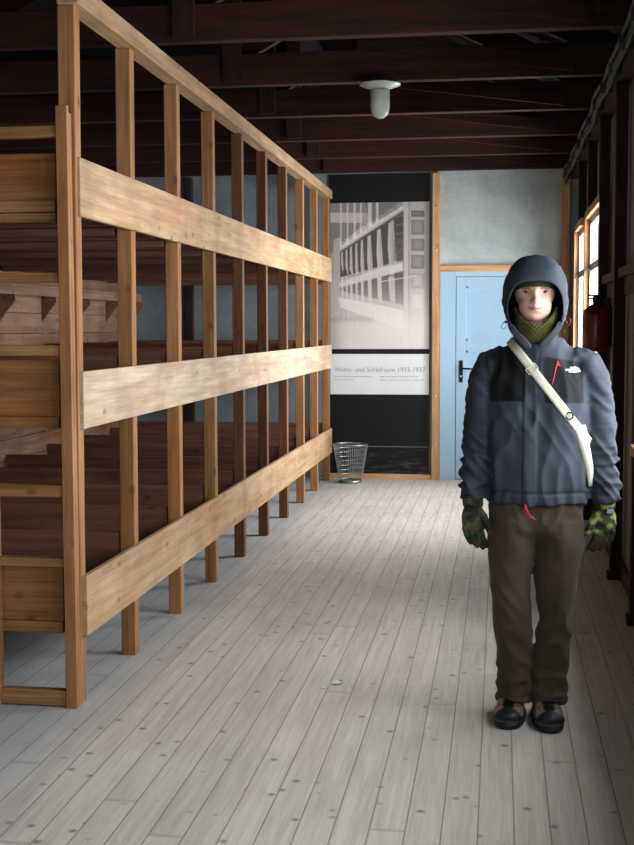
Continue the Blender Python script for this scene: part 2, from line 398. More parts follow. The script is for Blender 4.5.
# ceiling: roof boards, tie beams, rafters, struts
RX, RZ, EZ = -3.35, 5.15, 3.14
rf = MB()
rf.add([(XR+.1, YF, EZ+.2), (XR+.1, YB, EZ+.2), (RX, YB, RZ+.2), (RX, YF, RZ+.2), (XR+.1, YF, EZ+.26), (XR+.1, YB, EZ+.26), (RX, YB, RZ+.26), (RX, YF, RZ+.26)],
       [(0, 1, 2, 3), (4, 7, 6, 5), (0, 4, 5, 1), (2, 6, 7, 3)])
rf.add([(XL-.1, YF, EZ+.2), (XL-.1, YB, EZ+.2), (RX, YB, RZ+.2), (RX, YF, RZ+.2), (XL-.1, YF, EZ+.26), (XL-.1, YB, EZ+.26), (RX, YB, RZ+.26), (RX, YF, RZ+.26)],
       [(0, 1, 2, 3), (4, 7, 6, 5), (0, 4, 5, 1), (2, 6, 7, 3)])
rf.box(XR+.02, XR+.06, YF, YB, 3.1, 3.4); rf.box(XL-.10, XL-.06, YF, YB, 3.1, 3.4)
rf.box(XL, XR+.06, YB-.03, YB-.005, 3.11, 5.3); rf.box(XL, XR+.06, YF+.005, YF+.03, 3.11, 5.3)
cl = struct(rf.build('ceiling', M['roof']), 'dark open timber roof over the room')
BY = [-1.9, -.65, .6, 1.85, 3.1, 4.3, 5.52, 6.76, 8.02, 9.24, 10.45, 11.55, 12.62]
for i, y in enumerate(BY):
    B(XL, XR+.05, y, y+.08, 3.1, 3.3, c=.004).build('tie_beam', M['beam'], cl)
    MB().beam((XR, y+.13, EZ+.10), (RX, y+.13, RZ+.10), .07, .16).beam((XL, y+.13, EZ+.10), (RX, y+.13, RZ+.10), .07, .16).build('rafter', M['beam'], cl)
    MB().box(-1.77, -1.65, y-.03, y+.0, 3.12, 4.3).build('queen_post', M['beamZ'], cl)
    MB().beam((-.9, y-.04, 3.34), (.45, y-.04, 3.16), .03, .09).beam((-1.7, y+.1, 3.30), (-.85, y+.1, 3.75), .05, .10).build('brace', M['beam'], cl)
MB().box(-1.78, -1.64, YF, YB, 4.0, 4.12).box(-5.1, -4.96, YF, YB, 4.0, 4.12).build('purlin', M['roof'], cl)

# end wall trims, door
def bolts(parent, x, y, zs, r=.011):
    m = MB()
    for z in zs: m.ball((x, y, z), (r, r*.6, r), 10, 6)
    return m.build('bolt', M['bolt'], parent, True)
t2 = struct(B(-.674, -.599, 12.64, 12.72, 0, 3.08, c=.003).build('trim_2', M['jamb']), 'tan bolted post between the black panel and the blue door')
bolts(t2, -.635, 12.64, [.35, .85, 1.35, 1.83, 2.32, 2.75])
struct(B(-.599, .60, 12.66, 12.72, 2.10, 2.16, c=.003).build('trim_3', M['jambX']), 'tan lintel rail over the blue door')
struct(B(-1.75, -.6, 12.655, 12.72, 0, .05, c=.003).build('trim_4', M['jambX']))
struct(B(-3.22, -3.14, 12.64, 12.72, 0, 3.08, c=.003).build('trim_5', M['stud']))
struct(B(-5.3, -5.22, 12.64, 12.72, 0, 3.08, c=.003).build('trim_6', M['stud']))
bolts(bpy.data.objects['trim_1'], .637, 12.62, [.4, .95, 1.5, 2.05, 2.6])
d = thing('door_1', 'pale blue panelled door with black lever handle', None, (0, 12.7, 0)); d['kind'] = 'structure'
MB().box(-.595, -.44, 12.675, 12.72, 0, 2.10, c=.002).box(.52, .60, 12.675, 12.72, 0, 2.10, c=.002).box(-.44, .52, 12.675, 12.72, 2.05, 2.10).build('door_frame', M['door'], d)
lf = MB().box(-.434, -.335, 12.69, 12.72, .01, 2.045, c=.003).box(.415, .514, 12.69, 12.72, .01, 2.045, c=.003)
for z0, z1 in ((.01, .22), (.70, .82), (1.31, 1.41), (1.95, 2.045)): lf.box(-.335, .415, 12.69, 12.72, z0, z1)
lf.box(-.335, .415, 12.705, 12.72, .22, 1.95)
for z0, z1 in ((.22, .70), (.82, 1.31), (1.41, 1.95)):
    lf.box(-.335, .415, 12.697, 12.705, z0, z0+.018).box(-.335, .415, 12.697, 12.705, z1-.018, z1).box(-.335, -.317, 12.697, 12.705, z0, z1).box(.397, .415, 12.697, 12.705, z0, z1)
leaf = lf.build('door_leaf', M['door'], d)
MB().box(-.400, -.365, 12.68, 12.69, .99, 1.21, c=.002).tube([(-.383, 12.68, 1.13), (-.383, 12.64, 1.13), (-.37, 12.63, 1.13), (-.26, 12.63, 1.125)], .009, 10).build('door_handle', M['blackmetal'], leaf)
MB().ball((-.383, 12.679, 1.05), (.008, .003, .011), 10, 6).build('keyhole', M['bolt'], leaf)

# ================================================================ exhibition panel
pn = thing('exhibition_panel', 'tall black display panel on end wall with old bunk room photograph and white caption', 'display panel', (-1.21, 12.71, 0))
B(-1.725, -.703, 12.69, 12.718, .05, 3.085).build('backing_board', M['black'], pn)
MB().box(-1.715, -.713, 12.686, 12.69, .325, .332).build('seam', plain('seam_grey', (96, 102, 108), .5), pn)
# framed photograph, painted per vertex
gw, gh = 220, 326
X0, X1, Z0, Z1 = -1.712, -.706, 1.325, 2.80
jj, ii = np.meshgrid(np.arange(gw+1), np.arange(gh+1))
px = jj / gw * 584; py = ii / gh * 870        # painted in a 584 x 870 frame, y down
rng = np.random.default_rng(3)
img = np.zeros(px.shape) + 0.60
def poly(pts, val, a=1.0, soft=3.0):
    global img
    pts = [np.array(p, float) for p in pts]; d = np.full(px.shape, 1e9); n = len(pts)
    ar = sum(pts[i][0]*pts[(i+1) % n][1] - pts[(i+1) % n][0]*pts[i][1] for i in range(n))
    sg = 1 if ar > 0 else -1
    for i in range(n):
        e = pts[(i+1) % n] - pts[i]; l = np.hypot(*e)
        d = np.minimum(d, sg*(e[0]*(py-pts[i][1]) - e[1]*(px-pts[i][0]))/l)
    m = np.clip(d/soft + .5, 0, 1)*a; img = img*(1-m) + val*m
poly([(0, 0), (584, 0), (584, 480), (0, 480)], .58)
poly([(0, 0), (200, 0), (215, 60), (0, 60)], .48); poly([(0, 55), (195, 60), (190, 120), (0, 115)], .68)
poly([(0, 115), (200, 120), (60, 260), (0, 300)], .46); poly([(20, 220), (60, 200), (60, 430), (20, 520)], .62)
poly([(60, 290), (435, 50), (435, 340), (60, 440)], .27)           # upper opening
poly([(60, 470), (440, 370), (440, 610), (60, 520)], .34)          # lower opening
poly([(200, 0), (420, 0), (420, 30), (240, 130)], .42)
for x, w in ((60, 9), (100, 9), (140, 12), (178, 10), (225, 22), (272, 14)):
    poly([(x, 0), (x+w, 0), (x+w, 290-x*.62), (x, 300-x*.62)], .74, .9)
for x, w in ((66, 14), (92, 14), (118, 16), (150, 15), (182, 18), (222, 26), (278, 30), (345, 40)):
    top = 330 - (x-60)*.62
    poly([(x, top-30), (x+w*.7, top-40), (x+w*1.2, top+120+x*.2), (x+w*.8, 425), (x+w*.2, 425), (x-w*.1, top+110)], .70, .95, 5)
    poly([(x+w*.5, top), (x+w*.7, top), (x+w*.9, 400), (x+w*.7, 400)], .5, .6, 4)
    poly([(x, 440), (x+w*.9, 440), (x+w, 600), (x+w*.2, 600-x*.1)], .74, .9, 5)
for k in range(5): poly([(380, 80+k*52), (435, 72+k*52), (435, 84+k*52), (380, 92+k*52)], .4, .7)
poly([(370, 220), (435, 215), (435, 340), (370, 350)], .36, .6, 8)
poly([(355, 110), (378, 100), (378, 600), (355, 600)], .6, .7)
poly([(55, 262), (440, 15), (450, 42), (60, 290)], .70); poly([(60, 284), (445, 38), (448, 50), (60, 296)], .36, .8)
for k in range(14):
    cx = 70 + k*26; cz = 245 - k*17; img += np.where(((px-cx)/17)**2 + ((py-cz)/20)**2 < 1, .12, 0)*(1 if k % 2 else .6)
poly([(40, 440), (300, 385), (440, 335), (460, 400), (300, 440), (60, 500)], .76, .95, 12)
poly([(50, 560), (445, 640), (445, 760), (60, 620)], .80, .95, 4)
for k in range(8):
    x = 62 + k*27; poly([(x, 625+k*11), (x+10, 628+k*11), (x+10, 690+k*10), (x, 685+k*10)], .45, .8-.09*k)
poly([(432, 0), (468, 0), (468, 870), (432, 870)], .68); poly([(462, 0), (468, 0), (468, 800), (462, 800)], .40, .6); poly([(430, 60), (435, 60), (435, 640), (430, 640)], .35, .7)
poly([(560, 0), (584, 0), (584, 870), (560, 870)], .60); poly([(470, 0), (560, 0), (560, 870), (470, 870)], .64)
for k, (a, b, v) in enumerate(((50, 90, .35), (105, 195, .42), (215, 290, .40), (310, 395, .42), (420, 510, .55), (540, 640, .66))):
    poly([(478, a), (555, a+4), (555, b), (478, b-2)], v, .9, 6); poly([(490, a+10), (540, a+14), (540, b-12), (490, b-16)], v+.16, .6, 16)
poly([(300, 465), (520, 430), (520, 436), (300, 473)], .85, .6)
fade = np.clip((py-430)/300, 0, 1)*np.clip(.75 + (px/584)*.5, 0, 1); img = img*(1-fade*.85) + .86*fade*.85
fx = np.exp(-((px-0)/60)**2)*np.clip((py-500)/200, 0, 1)*.12; img -= fx
img -= .06*np.exp(-((py-690)/14)**2)*(px < 260)
img += rng.normal(0, .022, img.shape)
img = np.clip(img*.95, .16, .86)
tint = np.stack([img*1.02, img*.965, img*.935, np.ones_like(img)], -1)
tint[..., :3] = np.where(tint[..., :3] <= .04045, tint[..., :3]/12.92, ((tint[..., :3]+.055)/1.055)**2.4)
vs = [(X0+(X1-X0)*j/gw, 12.684, Z1-(Z1-Z0)*i/gh) for i in range(gh+1) for j in range(gw+1)]
fs = [(i*(gw+1)+j, (i+1)*(gw+1)+j, (i+1)*(gw+1)+j+1, i*(gw+1)+j+1) for i in range(gh) for j in range(gw)]
nb = len(vs); vs += [(X0, 12.69, Z1), (X1, 12.69, Z1), (X1, 12.69, Z0), (X0, 12.69, Z0)]
c0, c1, c2, c3 = 0, gw, (gh+1)*(gw+1)-1, gh*(gw+1)
fs += [(c0, c1, nb+1, nb), (c1, c2, nb+2, nb+1), (c2, c3, nb+3, nb+2), (c3, c0, nb, nb+3), (nb, nb+1, nb+2, nb+3)]
me = bpy.data.meshes.new('photo_print'); me.from_pydata(vs, [], fs); me.update()
ca = me.color_attributes.new('Col', 'FLOAT_COLOR', 'POINT')
ca.data.foreach_set('color', np.vstack([tint.reshape(-1, 4), np.tile([.5, .5, .5, 1], (4, 1))]).astype(np.float32).ravel())
def printmat():
    m, nt, bs = newmat('photo_print_ink', .5, .3); a = N(nt, 'ShaderNodeAttribute'); a.attribute_name = 'Col'; L(nt, a.outputs['Color'], bs.inputs['Base Color']); return m
link('photo_print', me, printmat(), pn, label='faded sepia photograph of bunks hung with towels')
cb = B(X0, X1, 12.684, 12.69, .863, 1.274).build('caption_board', plain('caption_white', (206, 206, 204), .5, 0, .3, .03, 6), pn)
ink = plain('caption_ink', (128, 124, 130), .6); ink2 = plain('caption_small_ink', (160, 158, 160), .6)
cu = bpy.data.curves.new('caption', 'FONT'); cu.body = 'Wohn- und Schlafraum 1933-1937'; cu.size = .066; cu.extrude = .0006
to = bpy.data.objects.new('caption_title', cu); C.objects.link(to); to.rotation_euler = (PI/2, 0, 0)
bpy.context.view_layer.update(); wd = to.dimensions.x; ds = bpy.context.evaluated_depsgraph_get()
me = bpy.data.meshes.new_from_object(to.evaluated_get(ds)); bpy.data.objects.remove(to)
sx = .93/wd
me.transform(Matrix.Translation((-1.672, 12.6835, 1.093)) @ Matrix.Rotation(PI/2, 4, 'X') @ Matrix.Diagonal((sx, 1, 1, 1)))
xs = [v.co.x for v in me.vertices]
cuts = [-1.8, -1.672+.93*.205, -1.672+.93*.345, -1.672+.93*.727, -.6]
bmf = bmesh.new(); bmf.from_mesh(me)
# split into words at the widest empty gaps
xs = sorted(xs); gaps = sorted(((b-a, (a+b)/2) for a, b in zip(xs, xs[1:])), reverse=True)
cov = np.zeros(2000, bool)
for f in bmf.faces:
    a = min(v.co.x for v in f.verts); b = max(v.co.x for v in f.verts); cov[int((a+1.8)*1600):int((b+1.8)*1600)+1] = True
runs = []; st = None
for i, c in enumerate(cov):
    if not c and st is None: st = i
    if c and st is not None: runs.append((i-st, (i+st)/2/1600-1.8)); st = None
runs = sorted(sorted([r for r in runs if r[1] > -1.66], reverse=True)[:3], key=lambda r: r[1])
edges_ = [-9] + [r[1] for r in runs] + [9]
for a, b in zip(edges_, edges_[1:]):
    vm = {}; V = []; Fc = []
    for f in bmf.faces:
        if a < f.calc_center_median().x < b:
            idx = []
            for v in f.verts:
                if v.index not in vm: vm[v.index] = len(V); V.append(v.co[:])
                idx.append(vm[v.index])
            Fc.append(idx)
    mw = bpy.data.meshes.new('caption_word'); mw.from_pydata(V, [], Fc); mw.update(); link('caption_word', mw, ink, cb)
bmf.free()
r2 = random.Random(4)
for x0, z, ln in ((-1.668, 1.040, .38), (-1.668, 1.006, .19), (-1.205, 1.040, .38), (-1.205, 1.006, .44)):
    x = x0; mb = MB()
    while x < x0+ln:
        wl = r2.uniform(.015, .06); mb.box(x, min(x+wl, x0+ln+.01), 12.6828, 12.684, z, z+.008); x += wl+.008
    mb.build('small_print', ink2, cb)

# ================================================================ bunk bed
PY = [4.865, 5.64, 6.50, 7.35, 8.20, 9.06, 9.94, 10.80, 11.63, 12.46]
bk = thing('bunk_bed', 'long three-tier raw pine bunk frame filling the left side of the aisle', 'bunk bed', (-2.7, 8.6, 0))
TOP = 2.825; XB = -3.72
for y in PY:
    ln = max(0, .018 - .006*PY.index(y))                    # the nearest posts lean a little towards the aisle
    mb = B(-1.765, -1.695, y, y+.065, 0, TOP, c=.003); mb.v = [(a + ln*c_/TOP, b, c_) for a, b, c_ in mb.v]
    mb.build('post', M['postd' if 8 < y < 10.5 else 'post'], bk)
for y in PY[::3]:
    B(-3.80, -3.73, y, y+.065, 0, 2.45, c=.003).build('post', M['post'], bk)
mb = B(-1.757, -1.667, 4.845, 12.53, TOP, 2.912, c=.004); mb.v = [(a + (.014 if b < 6 else 0), b, c_) for a, b, c_ in mb.v]
mb.build('top_rail', M['railY'], bk)
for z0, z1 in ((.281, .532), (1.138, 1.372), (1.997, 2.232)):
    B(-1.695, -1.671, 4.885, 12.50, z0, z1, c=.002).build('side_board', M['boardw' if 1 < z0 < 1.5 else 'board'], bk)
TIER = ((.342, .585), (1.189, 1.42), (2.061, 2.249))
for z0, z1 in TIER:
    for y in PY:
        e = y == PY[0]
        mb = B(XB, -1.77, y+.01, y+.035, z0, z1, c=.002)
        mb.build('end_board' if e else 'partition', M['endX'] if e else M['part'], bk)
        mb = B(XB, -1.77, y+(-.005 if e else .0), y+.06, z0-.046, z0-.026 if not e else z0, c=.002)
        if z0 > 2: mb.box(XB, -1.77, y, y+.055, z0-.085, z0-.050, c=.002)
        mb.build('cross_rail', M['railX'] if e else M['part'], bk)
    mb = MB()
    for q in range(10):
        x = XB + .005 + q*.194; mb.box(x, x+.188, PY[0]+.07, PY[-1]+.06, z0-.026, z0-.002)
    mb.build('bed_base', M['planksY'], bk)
# back panel of horizontal planks, shelf with brackets
mb = MB(); z = .05
while z < 1.90:
    mb.box(-3.75, -3.728, PY[0], 12.45, z, z+.158, c=.003); z += .162
hp = mb.build('head_panel', M['headY'], bk)
mb = MB().box(-3.728, -3.58, PY[0], 12.30, 1.86, 1.885, c=.002).box(-3.60, -3.578, PY[0], 12.30, 1.80, 1.86, c=.002)
sh = mb.build('head_shelf', M['headY'], hp)
for y in PY[1:]:
    yy = y - .06; x0, x1 = -3.728, -3.60
    mb = MB().add([(x0, yy, 1.60), (x0, yy, 1.86), (x1, yy, 1.86), (x1, yy, 1.76)] + [(x0, yy+.025, 1.60), (x0, yy+.025, 1.86), (x1, yy+.025, 1.86), (x1, yy+.025, 1.76)],
        [(0, 1, 2, 3), (4, 7, 6, 5), (0, 4, 5, 1), (1, 5, 6, 2), (2, 6, 7, 3), (3, 7, 4, 0)])
    mb.build('shelf_bracket', M['headY'], hp)
# ladder at the near end
for x0, x1 in ((-1.739, -1.692), (-2.072, -2.024)):
    MB().box(x0, x1, 4.800, 4.822, 0, 2.424, c=.002).box(x0, x1-.012, 4.822, 4.832, 0, 2.38).box(x0, x1-.002, 4.832, 4.860, 0, 2.40, c=.002).build('ladder_upright', M['post'], bk)
for z0, z1 in ((2.303, 2.349), (1.731, 1.771), (1.438, 1.481), (.866, .915), (.581, .617), (.005, .068)):
    B(-2.024, -1.739, 4.812, 4.86, z0, z1, c=.003).build('ladder_rung', M['railX'], bk)

# ================================================================ small things
# ceiling lamp
lx, ly = -.755, 7.9
lp = thing('ceiling_lamp', 'unlit enamel ceiling lamp with frosted glass dome hanging from a beam', 'lamp', (lx, ly, 3.1))
MB().lathe([(.012, 3.02), (.035, 3.03), (.128, 3.062), (.130, 3.068), (.05, 3.082), (.035, 3.09), (.035, 3.10)], lx, ly+.06).build('lamp_shade', M['enamel'], lp, True)
MB().lathe([(.001, 2.856), (.02, 2.858), (.042, 2.872), (.055, 2.895), (.060, 2.925), (.061, 3.03), (.056, 3.03), (.055, 2.93), (.038, 2.88), (.001, 2.866)], lx, ly+.06, cap=False).build('glass_dome', M['lampglass'], lp, True)
MB().lathe([(.001, 2.92), (.02, 2.93), (.028, 2.955), (.02, 2.98), (.014, 3.0), (.014, 3.03)], lx, ly+.06).build('bulb', M['whitep'], lp, True)
B(lx-.05, lx+.05, ly+.0, ly+.12, 3.085, 3.102).build('mount', M['blackmetal'], lp)
# wire basket
bx, by = -1.462, 12.32
wb = thing('waste_basket', 'wire mesh waste basket on the floor before the black panel', 'basket', (bx, by, 0))
mb = MB(); n = 40
R = lambda z: .112 + (.172-.112)*(z-.02)/.36
for i in range(9):
    z = .03 + .35*i/8; r = R(z)
    mb.tube([(bx+r*math.cos(2*PI*k/n), by+r*math.sin(2*PI*k/n), z) for k in range(n)], .0022, 5, closed=True)
for k in range(48):
    a = 2*PI*k/48; mb.tube([(bx+R(.02)*math.cos(a), by+R(.02)*math.sin(a), .02), (bx+R(.38)*math.cos(a), by+R(.38)*math.sin(a), .38)], .0016, 5)
mb.build('wire_mesh', M['steel'], wb)
MB().tube([(bx+R(.385)*math.cos(2*PI*k/n), by+R(.385)*math.sin(2*PI*k/n), .385) for k in range(n)], .006, 8, closed=True).build('rim', M['steel'], wb, True)
MB().lathe([(.105, 0), (.114, .004), (.114, .03), (.108, .03), (.105, .01), (.001, .01)], bx, by).build('base', M['steel'], wb, True)
# fire extinguisher
ex, ey = .657, 8.84
fe = thing('fire_extinguisher', 'dark red fire extinguisher hung on the right wall stud behind the person', 'fire extinguisher', (ex, ey, 1.38))
MB().lathe([(.066, 1.375), (.088, 1.385), (.092, 1.40), (.092, 1.63), (.084, 1.66), (.055, 1.685), (.025, 1.70), (.022, 1.71)], ex, ey-.0).build('cylinder', M['red'], fe, True)
MB().lathe([(.022, 1.71), (.026, 1.715), (.026, 1.75), (.012, 1.76)], ex, ey).box(ex-.06, ex+.02, ey-.012, ey+.012, 1.755, 1.767).box(ex-.055, ex+.015, ey-.01, ey+.01, 1.735, 1.745).build('valve', M['blackmetal'], fe)
MB().tube([(ex+.02, ey, 1.735), (ex+.07, ey-.01, 1.73), (ex+.094, ey-.02, 1.68), (ex+.096, ey-.02, 1.5), (ex+.094, ey-.02, 1.42)], .009, 8).build('hose', M['blackmetal'], fe, True)
MB().box(ex-.03, ex+.06, ey+.084, ey+.10, 1.42, 1.62).build('bracket', M['blackmetal'], fe)
# sheet of label hung below
# paper scraps on the floor
for i, (x, y, a, lab) in enumerate(((-.685, 5.30, .4, 'larger white paper scrap on the floor in mid aisle'), (-.735, 5.22, 1.3, 'smaller white paper scrap on the floor nearest the camera'))):
    s = .022 if i == 0 else .014; mb = MB()
    ptsq = [(math.cos(a+t)*s*(1.4 if q % 2 else .9), math.sin(a+t)*s*(.8 if q % 2 else 1.2), .002 + .005*(q % 3)) for q, t in enumerate(np.linspace(0, 2*PI, 7)[:-1])]
    mb.add([(x, y, .006)] + [(x+p[0], y+p[1], p[2]) for p in ptsq] + [(x, y, .001)] + [(x+p[0], y+p[1], max(p[2]-.0015, 0.0)) for p in ptsq],
           [(0, 1+q, 1+(q+1) % 6) for q in range(6)] + [(7, 8+(q+1) % 6, 8+q) for q in range(6)] + [(1+q, 8+q, 8+(q+1) % 6, 1+(q+1) % 6) for q in range(6)])
    tag(mb.build('paper_scrap', M['whitep']), lab, 'scrap')
# ================================================================ person
OX, OY = .12, 4.93
T0 = Matrix.Translation((OX, OY, 0))
pr = thing('person', 'person standing in grey-blue hooded jacket, olive scarf and brown trousers, arms hanging down', 'person', (OX, OY, 0))
def evald(mb, mods, name='tmp'):
    me = mb.mesh(name); bm = bmesh.new(); bm.from_mesh(me); bmesh.ops.recalc_face_normals(bm, faces=bm.faces[:]); bm.to_mesh(me); bm.free()
    o = bpy.data.objects.new(name, me); C.objects.link(o)
    for t, kw in mods:
        m = o.modifiers.new(t, t)
        for a, v in kw.items(): setattr(m, a, v)
    bpy.context.view_layer.update(); dg = bpy.context.evaluated_depsgraph_get()
    r = bpy.data.meshes.new_from_object(o.evaluated_get(dg)); bpy.data.objects.remove(o); bpy.data.meshes.remove(me); r.name = name
    return r
def remesh(mb, vox, it=6, name='tmp'):
    return evald(mb, [('REMESH', dict(mode='VOXEL', voxel_size=vox, adaptivity=0.0)), ('SMOOTH', dict(iterations=it, factor=.5))], name)
def VN(me):
    n = len(me.vertices); v = np.zeros(n*3); me.vertices.foreach_get('co', v); nn = np.zeros(n*3); me.vertex_normals.foreach_get('vector', nn)
    return v.reshape(-1, 3), nn.reshape(-1, 3)
def setv(me, v): me.vertices.foreach_set('co', v.ravel()); me.update()
def setcol(me, col):
    a = me.color_attributes.new('Col', 'FLOAT_COLOR', 'POINT'); c = np.ones((len(me.vertices), 4), np.float32); c[:, :3] = col; a.data.foreach_set('color', c.ravel())
def lin(r, g, b): return np.array(srgb(r, g, b)[:3])
def nz(v, sx, sy, sz, o=0.0): return np.array([noise.noise((p[0]*sx+o, p[1]*sy+o*1.7, p[2]*sz-o)) for p in v])
def sst(a, b, x): t = np.clip((x-a)/(b-a), 0, 1); return t*t*(3-2*t)
def put(me, name, mat, parent=pr, smooth=True, label=None):
    me.transform(T0); me.name = name; return link(name, me, mat, parent, smooth, label)
def inpoly(x, z, pts, soft=.004):
    d = np.full(x.shape, 1e9); n = len(pts); ar = sum(pts[i][0]*pts[(i+1) % n][1]-pts[(i+1) % n][0]*pts[i][1] for i in range(n)); sg = 1 if ar > 0 else -1
    for i in range(n):
        ax, az = pts[i]; bx_, bz = pts[(i+1) % n]; l = math.hypot(bx_-ax, bz-az)
        d = np.minimum(d, sg*((bx_-ax)*(z-az)-(bz-az)*(x-ax))/l)
    return sst(-soft/2, soft/2, d)
def attr(name, **k): return attr_mat(name, **k)
G = lambda x, s: np.exp(-(x/s)**2)

# --- body: one surface from head to feet (mostly under the clothes)
HX = .014
mb = MB()
mb.ball((HX, .012, 1.70), (.081, .093, .104), 40, 28)
mb.ball((HX, -.019, 1.631), (.064, .066, .068), 36, 24)
mb.tube([(HX, .01, 1.66), (.02, .02, 1.55), (.025, .02, 1.44)], [.052, .056, .062], 20)
mb.rings([(.03, .02, .83, .14, .09), (.03, .02, .95, .155, .095), (.03, .02, 1.1, .15, .09), (.03, .015, 1.3, .165, .10), (.03, .015, 1.42, .15, .08), (.028, .02, 1.47, .08, .055)], 32)
for sx_, P in ((-1, [(-.12, .01, 1.40), (-.18, .015, 1.28), (-.198, .015, 1.13), (-.212, 0, .95), (-.22, -.01, .85), (-.215, -.01, .78)]), (1, [(.18, .01, 1.40), (.245, .015, 1.28), (.268, .015, 1.13), (.286, 0, .95), (.292, -.01, .85), (.287, -.01, .79)])):
    mb.tube(P, [.045, .045, .038, .033, .024, .026], 14)
mb.tube([(-.03, .02, .84), (-.05, .02, .62), (-.058, .01, .42), (-.055, .02, .25), (-.06, .03, .08)], [.055, .055, .046, .042, .034], 16)
mb.tube([(.09, .02, .84), (.105, .02, .62), (.105, .01, .42), (.09, .02, .25), (.072, .03, .08)], [.055, .055, .046, .042, .034], 16)
body = remesh(mb, .0045, 4, 'body')
v, nn = VN(body); x = v[:, 0]-HX; z = v[:, 2]; fr = sst(.0, -.05, v[:, 1])*(z > 1.55)
dy = np.zeros(len(v))
dy -= .012*G(x, .012)*sst(1.60, 1.66, z)*sst(1.705, 1.68, z)                      # bridge of the nose
dy -= .018*G(x, .0145)*G(z-1.650, .013)                                           # tip
dy -= .005*(G(x-.012, .008)+G(x+.012, .008))*G(z-1.646, .008)                     # nostrils
for q in (-.034, .034):
    dy += .013*G(x-q, .016)*G(z-1.681, .011); dy -= .004*G(x-q, .018)*G(z-1.700, .006)
    dy -= .004*G(x-q*1.25, .018)*G(z-1.655, .018)                                 # cheeks
dy -= .008*G(x, .022)*(G(z-1.6225, .0055)+1.1*G(z-1.611, .0065)); dy += .004*G(x, .022)*G(z-1.617, .0022)
dy += .003*G(x, .02)*G(z-1.598, .006); dy -= .007*G(x, .02)*G(z-1.578, .012)
v[:, 1] += dy*fr; setv(body, v)
skin = lin(214, 168, 150); col = np.tile(skin, (len(v), 1))
def blend(col, m, c): return col*(1-m[:, None]) + c*m[:, None]
col = blend(col, .28*fr*(G(x-.036, .022)+G(x+.036, .022))*G(z-1.645, .022), lin(205, 120, 110))
col = blend(col, .5*fr*G(x, .012)*G(z-1.648, .012), lin(208, 130, 118))
w_ = .030; lipm = fr*sst(w_, w_-.004, abs(x))*G(z-(1.6155+.16*abs(x)), .0065)
col = blend(col, np.clip(lipm*1.1, 0, 1)*.85, lin(186, 84, 88))
col = blend(col, np.clip(fr*sst(w_+.003, w_-.002, abs(x))*G(z-(1.616+.18*abs(x)), .0018)*1.2, 0, 1)*.8, lin(96, 44, 44))
for q in (-.034, .034):
    arch = 1.6965 - 8*(x-q*1.05)**2
    col = blend(col, np.clip(fr*sst(.021, .014, abs(x-q*1.05))*G(z-arch, .0042)*1.2, 0, 1)*.9, lin(72, 50, 38))
    col = blend(col, fr*.45*G(x-q, .019)*G(z-1.681, .009), lin(140, 92, 84))
col = blend(col, fr*.22*sst(1.615, 1.585, z), lin(170, 128, 112))
setcol(body, col)
sk = attr_mat('skin', rough=.5, spec=.4); sk.node_tree.nodes['Principled BSDF'].inputs['Subsurface Weight'].default_value = .08; sk.node_tree.nodes['Principled BSDF'].inputs['Subsurface Scale'].default_value = .01
bo = put(body, 'body', sk)
# eyes
bv = BVHTree.FromObject(bo, bpy.context.evaluated_depsgraph_get())
for q in (-.034, .034):
    h = bv.ray_cast(Vector((HX+q, -.5, 1.681)), Vector((0, 1, 0)))[0]
    cy = (h.y if h else -.07) + .0085
    mb = MB().ball((HX+q, cy, 1.681), (.0135, .0125, .0068), 24, 16); e = mb.mesh('eye'); ve, _ = VN(e)
    dxy = np.hypot(ve[:, 0]-HX-q, ve[:, 2]-1.6805); c = np.tile(lin(168, 158, 152), (len(ve), 1))
    c[(dxy < .0072) & (ve[:, 1] < cy)] = lin(62, 58, 50); c[(dxy < .0028) & (ve[:, 1] < cy)] = lin(10, 10, 10); setcol(e, c)
    eo = put(e, 'eye', attr_mat('eye', rough=.2, spec=.5))
    lid = MB().tube([(HX+q+t, cy-.0118+abs(t)*.35, 1.6875-14*t*t) for t in np.linspace(-.0155, .0155, 9)], .0021, 6)
    put(lid.mesh('eyelid'), 'eyelid', plain('lash', (70, 44, 38), .6), eo)
BV0 = bv

# --- beanie and knitted scarf
mb = MB()
prof = [(1.6975, .087, .098), (1.702, .089, .101), (1.72, .088, .101), (1.74, .085, .099), (1.765, .075, .090), (1.785, .054, .072), (1.80, .03, .045), (1.806, .004, .006)]
mb.rings([(HX, .010+.12*(1.70-a)*0, a, b, c) for a, b, c in prof], 56)
hat = evald(mb, [('SUBSURF', dict(levels=1))]); v, nn = VN(hat)
v += nn*(.0012*np.sin(np.arctan2(v[:, 1], v[:, 0]-HX)*60))[:, None]; v[:, 2] += .10*np.clip(-v[:, 1], 0, 1)*0 - .06*np.clip(v[:, 1], 0, .1)
v[:, 2] -= .012*sst(.04, .08, abs(v[:, 0]-HX))*sst(1.73, 1.70, v[:, 2]); setv(hat, v)
put(hat, 'beanie', plain('olive_beanie', (44, 46, 30), .95, 0, .1, .25, 200, .4))
mb = MB(); n = 96; rr = [(1.470, .060, .068, .0), (1.485, .082, .090, 0), (1.51, .083, .098, 0), (1.54, .085, .098, .004), (1.565, .084, .094, .006), (1.585, .083, .092, .008), (1.595, .079, .087, .008), (1.590, .074, .081, .008), (1.56, .068, .070, 0)]
vs = []
for a, b, c, k_ in rr:
    for k in range(n):
        t = 2*PI*k/n; s_, c_ = math.sin(t), math.cos(t)
        front = max(0, -s_); top = sst(1.53, 1.59, a)
        zz = a - .034*top*front**2 + .030*top*abs(c_)**3
        vs.append((.018 + b*c_, .002 + c*s_ - .004*front, zz))
mb.add(vs, [(i*n+k, i*n+(k+1) % n, (i+1)*n+(k+1) % n, (i+1)*n+k) for i in range(len(rr)-1) for k in range(n)])
sc = evald(mb, [('SUBSURF', dict(levels=2))]); v, nn = VN(sc)
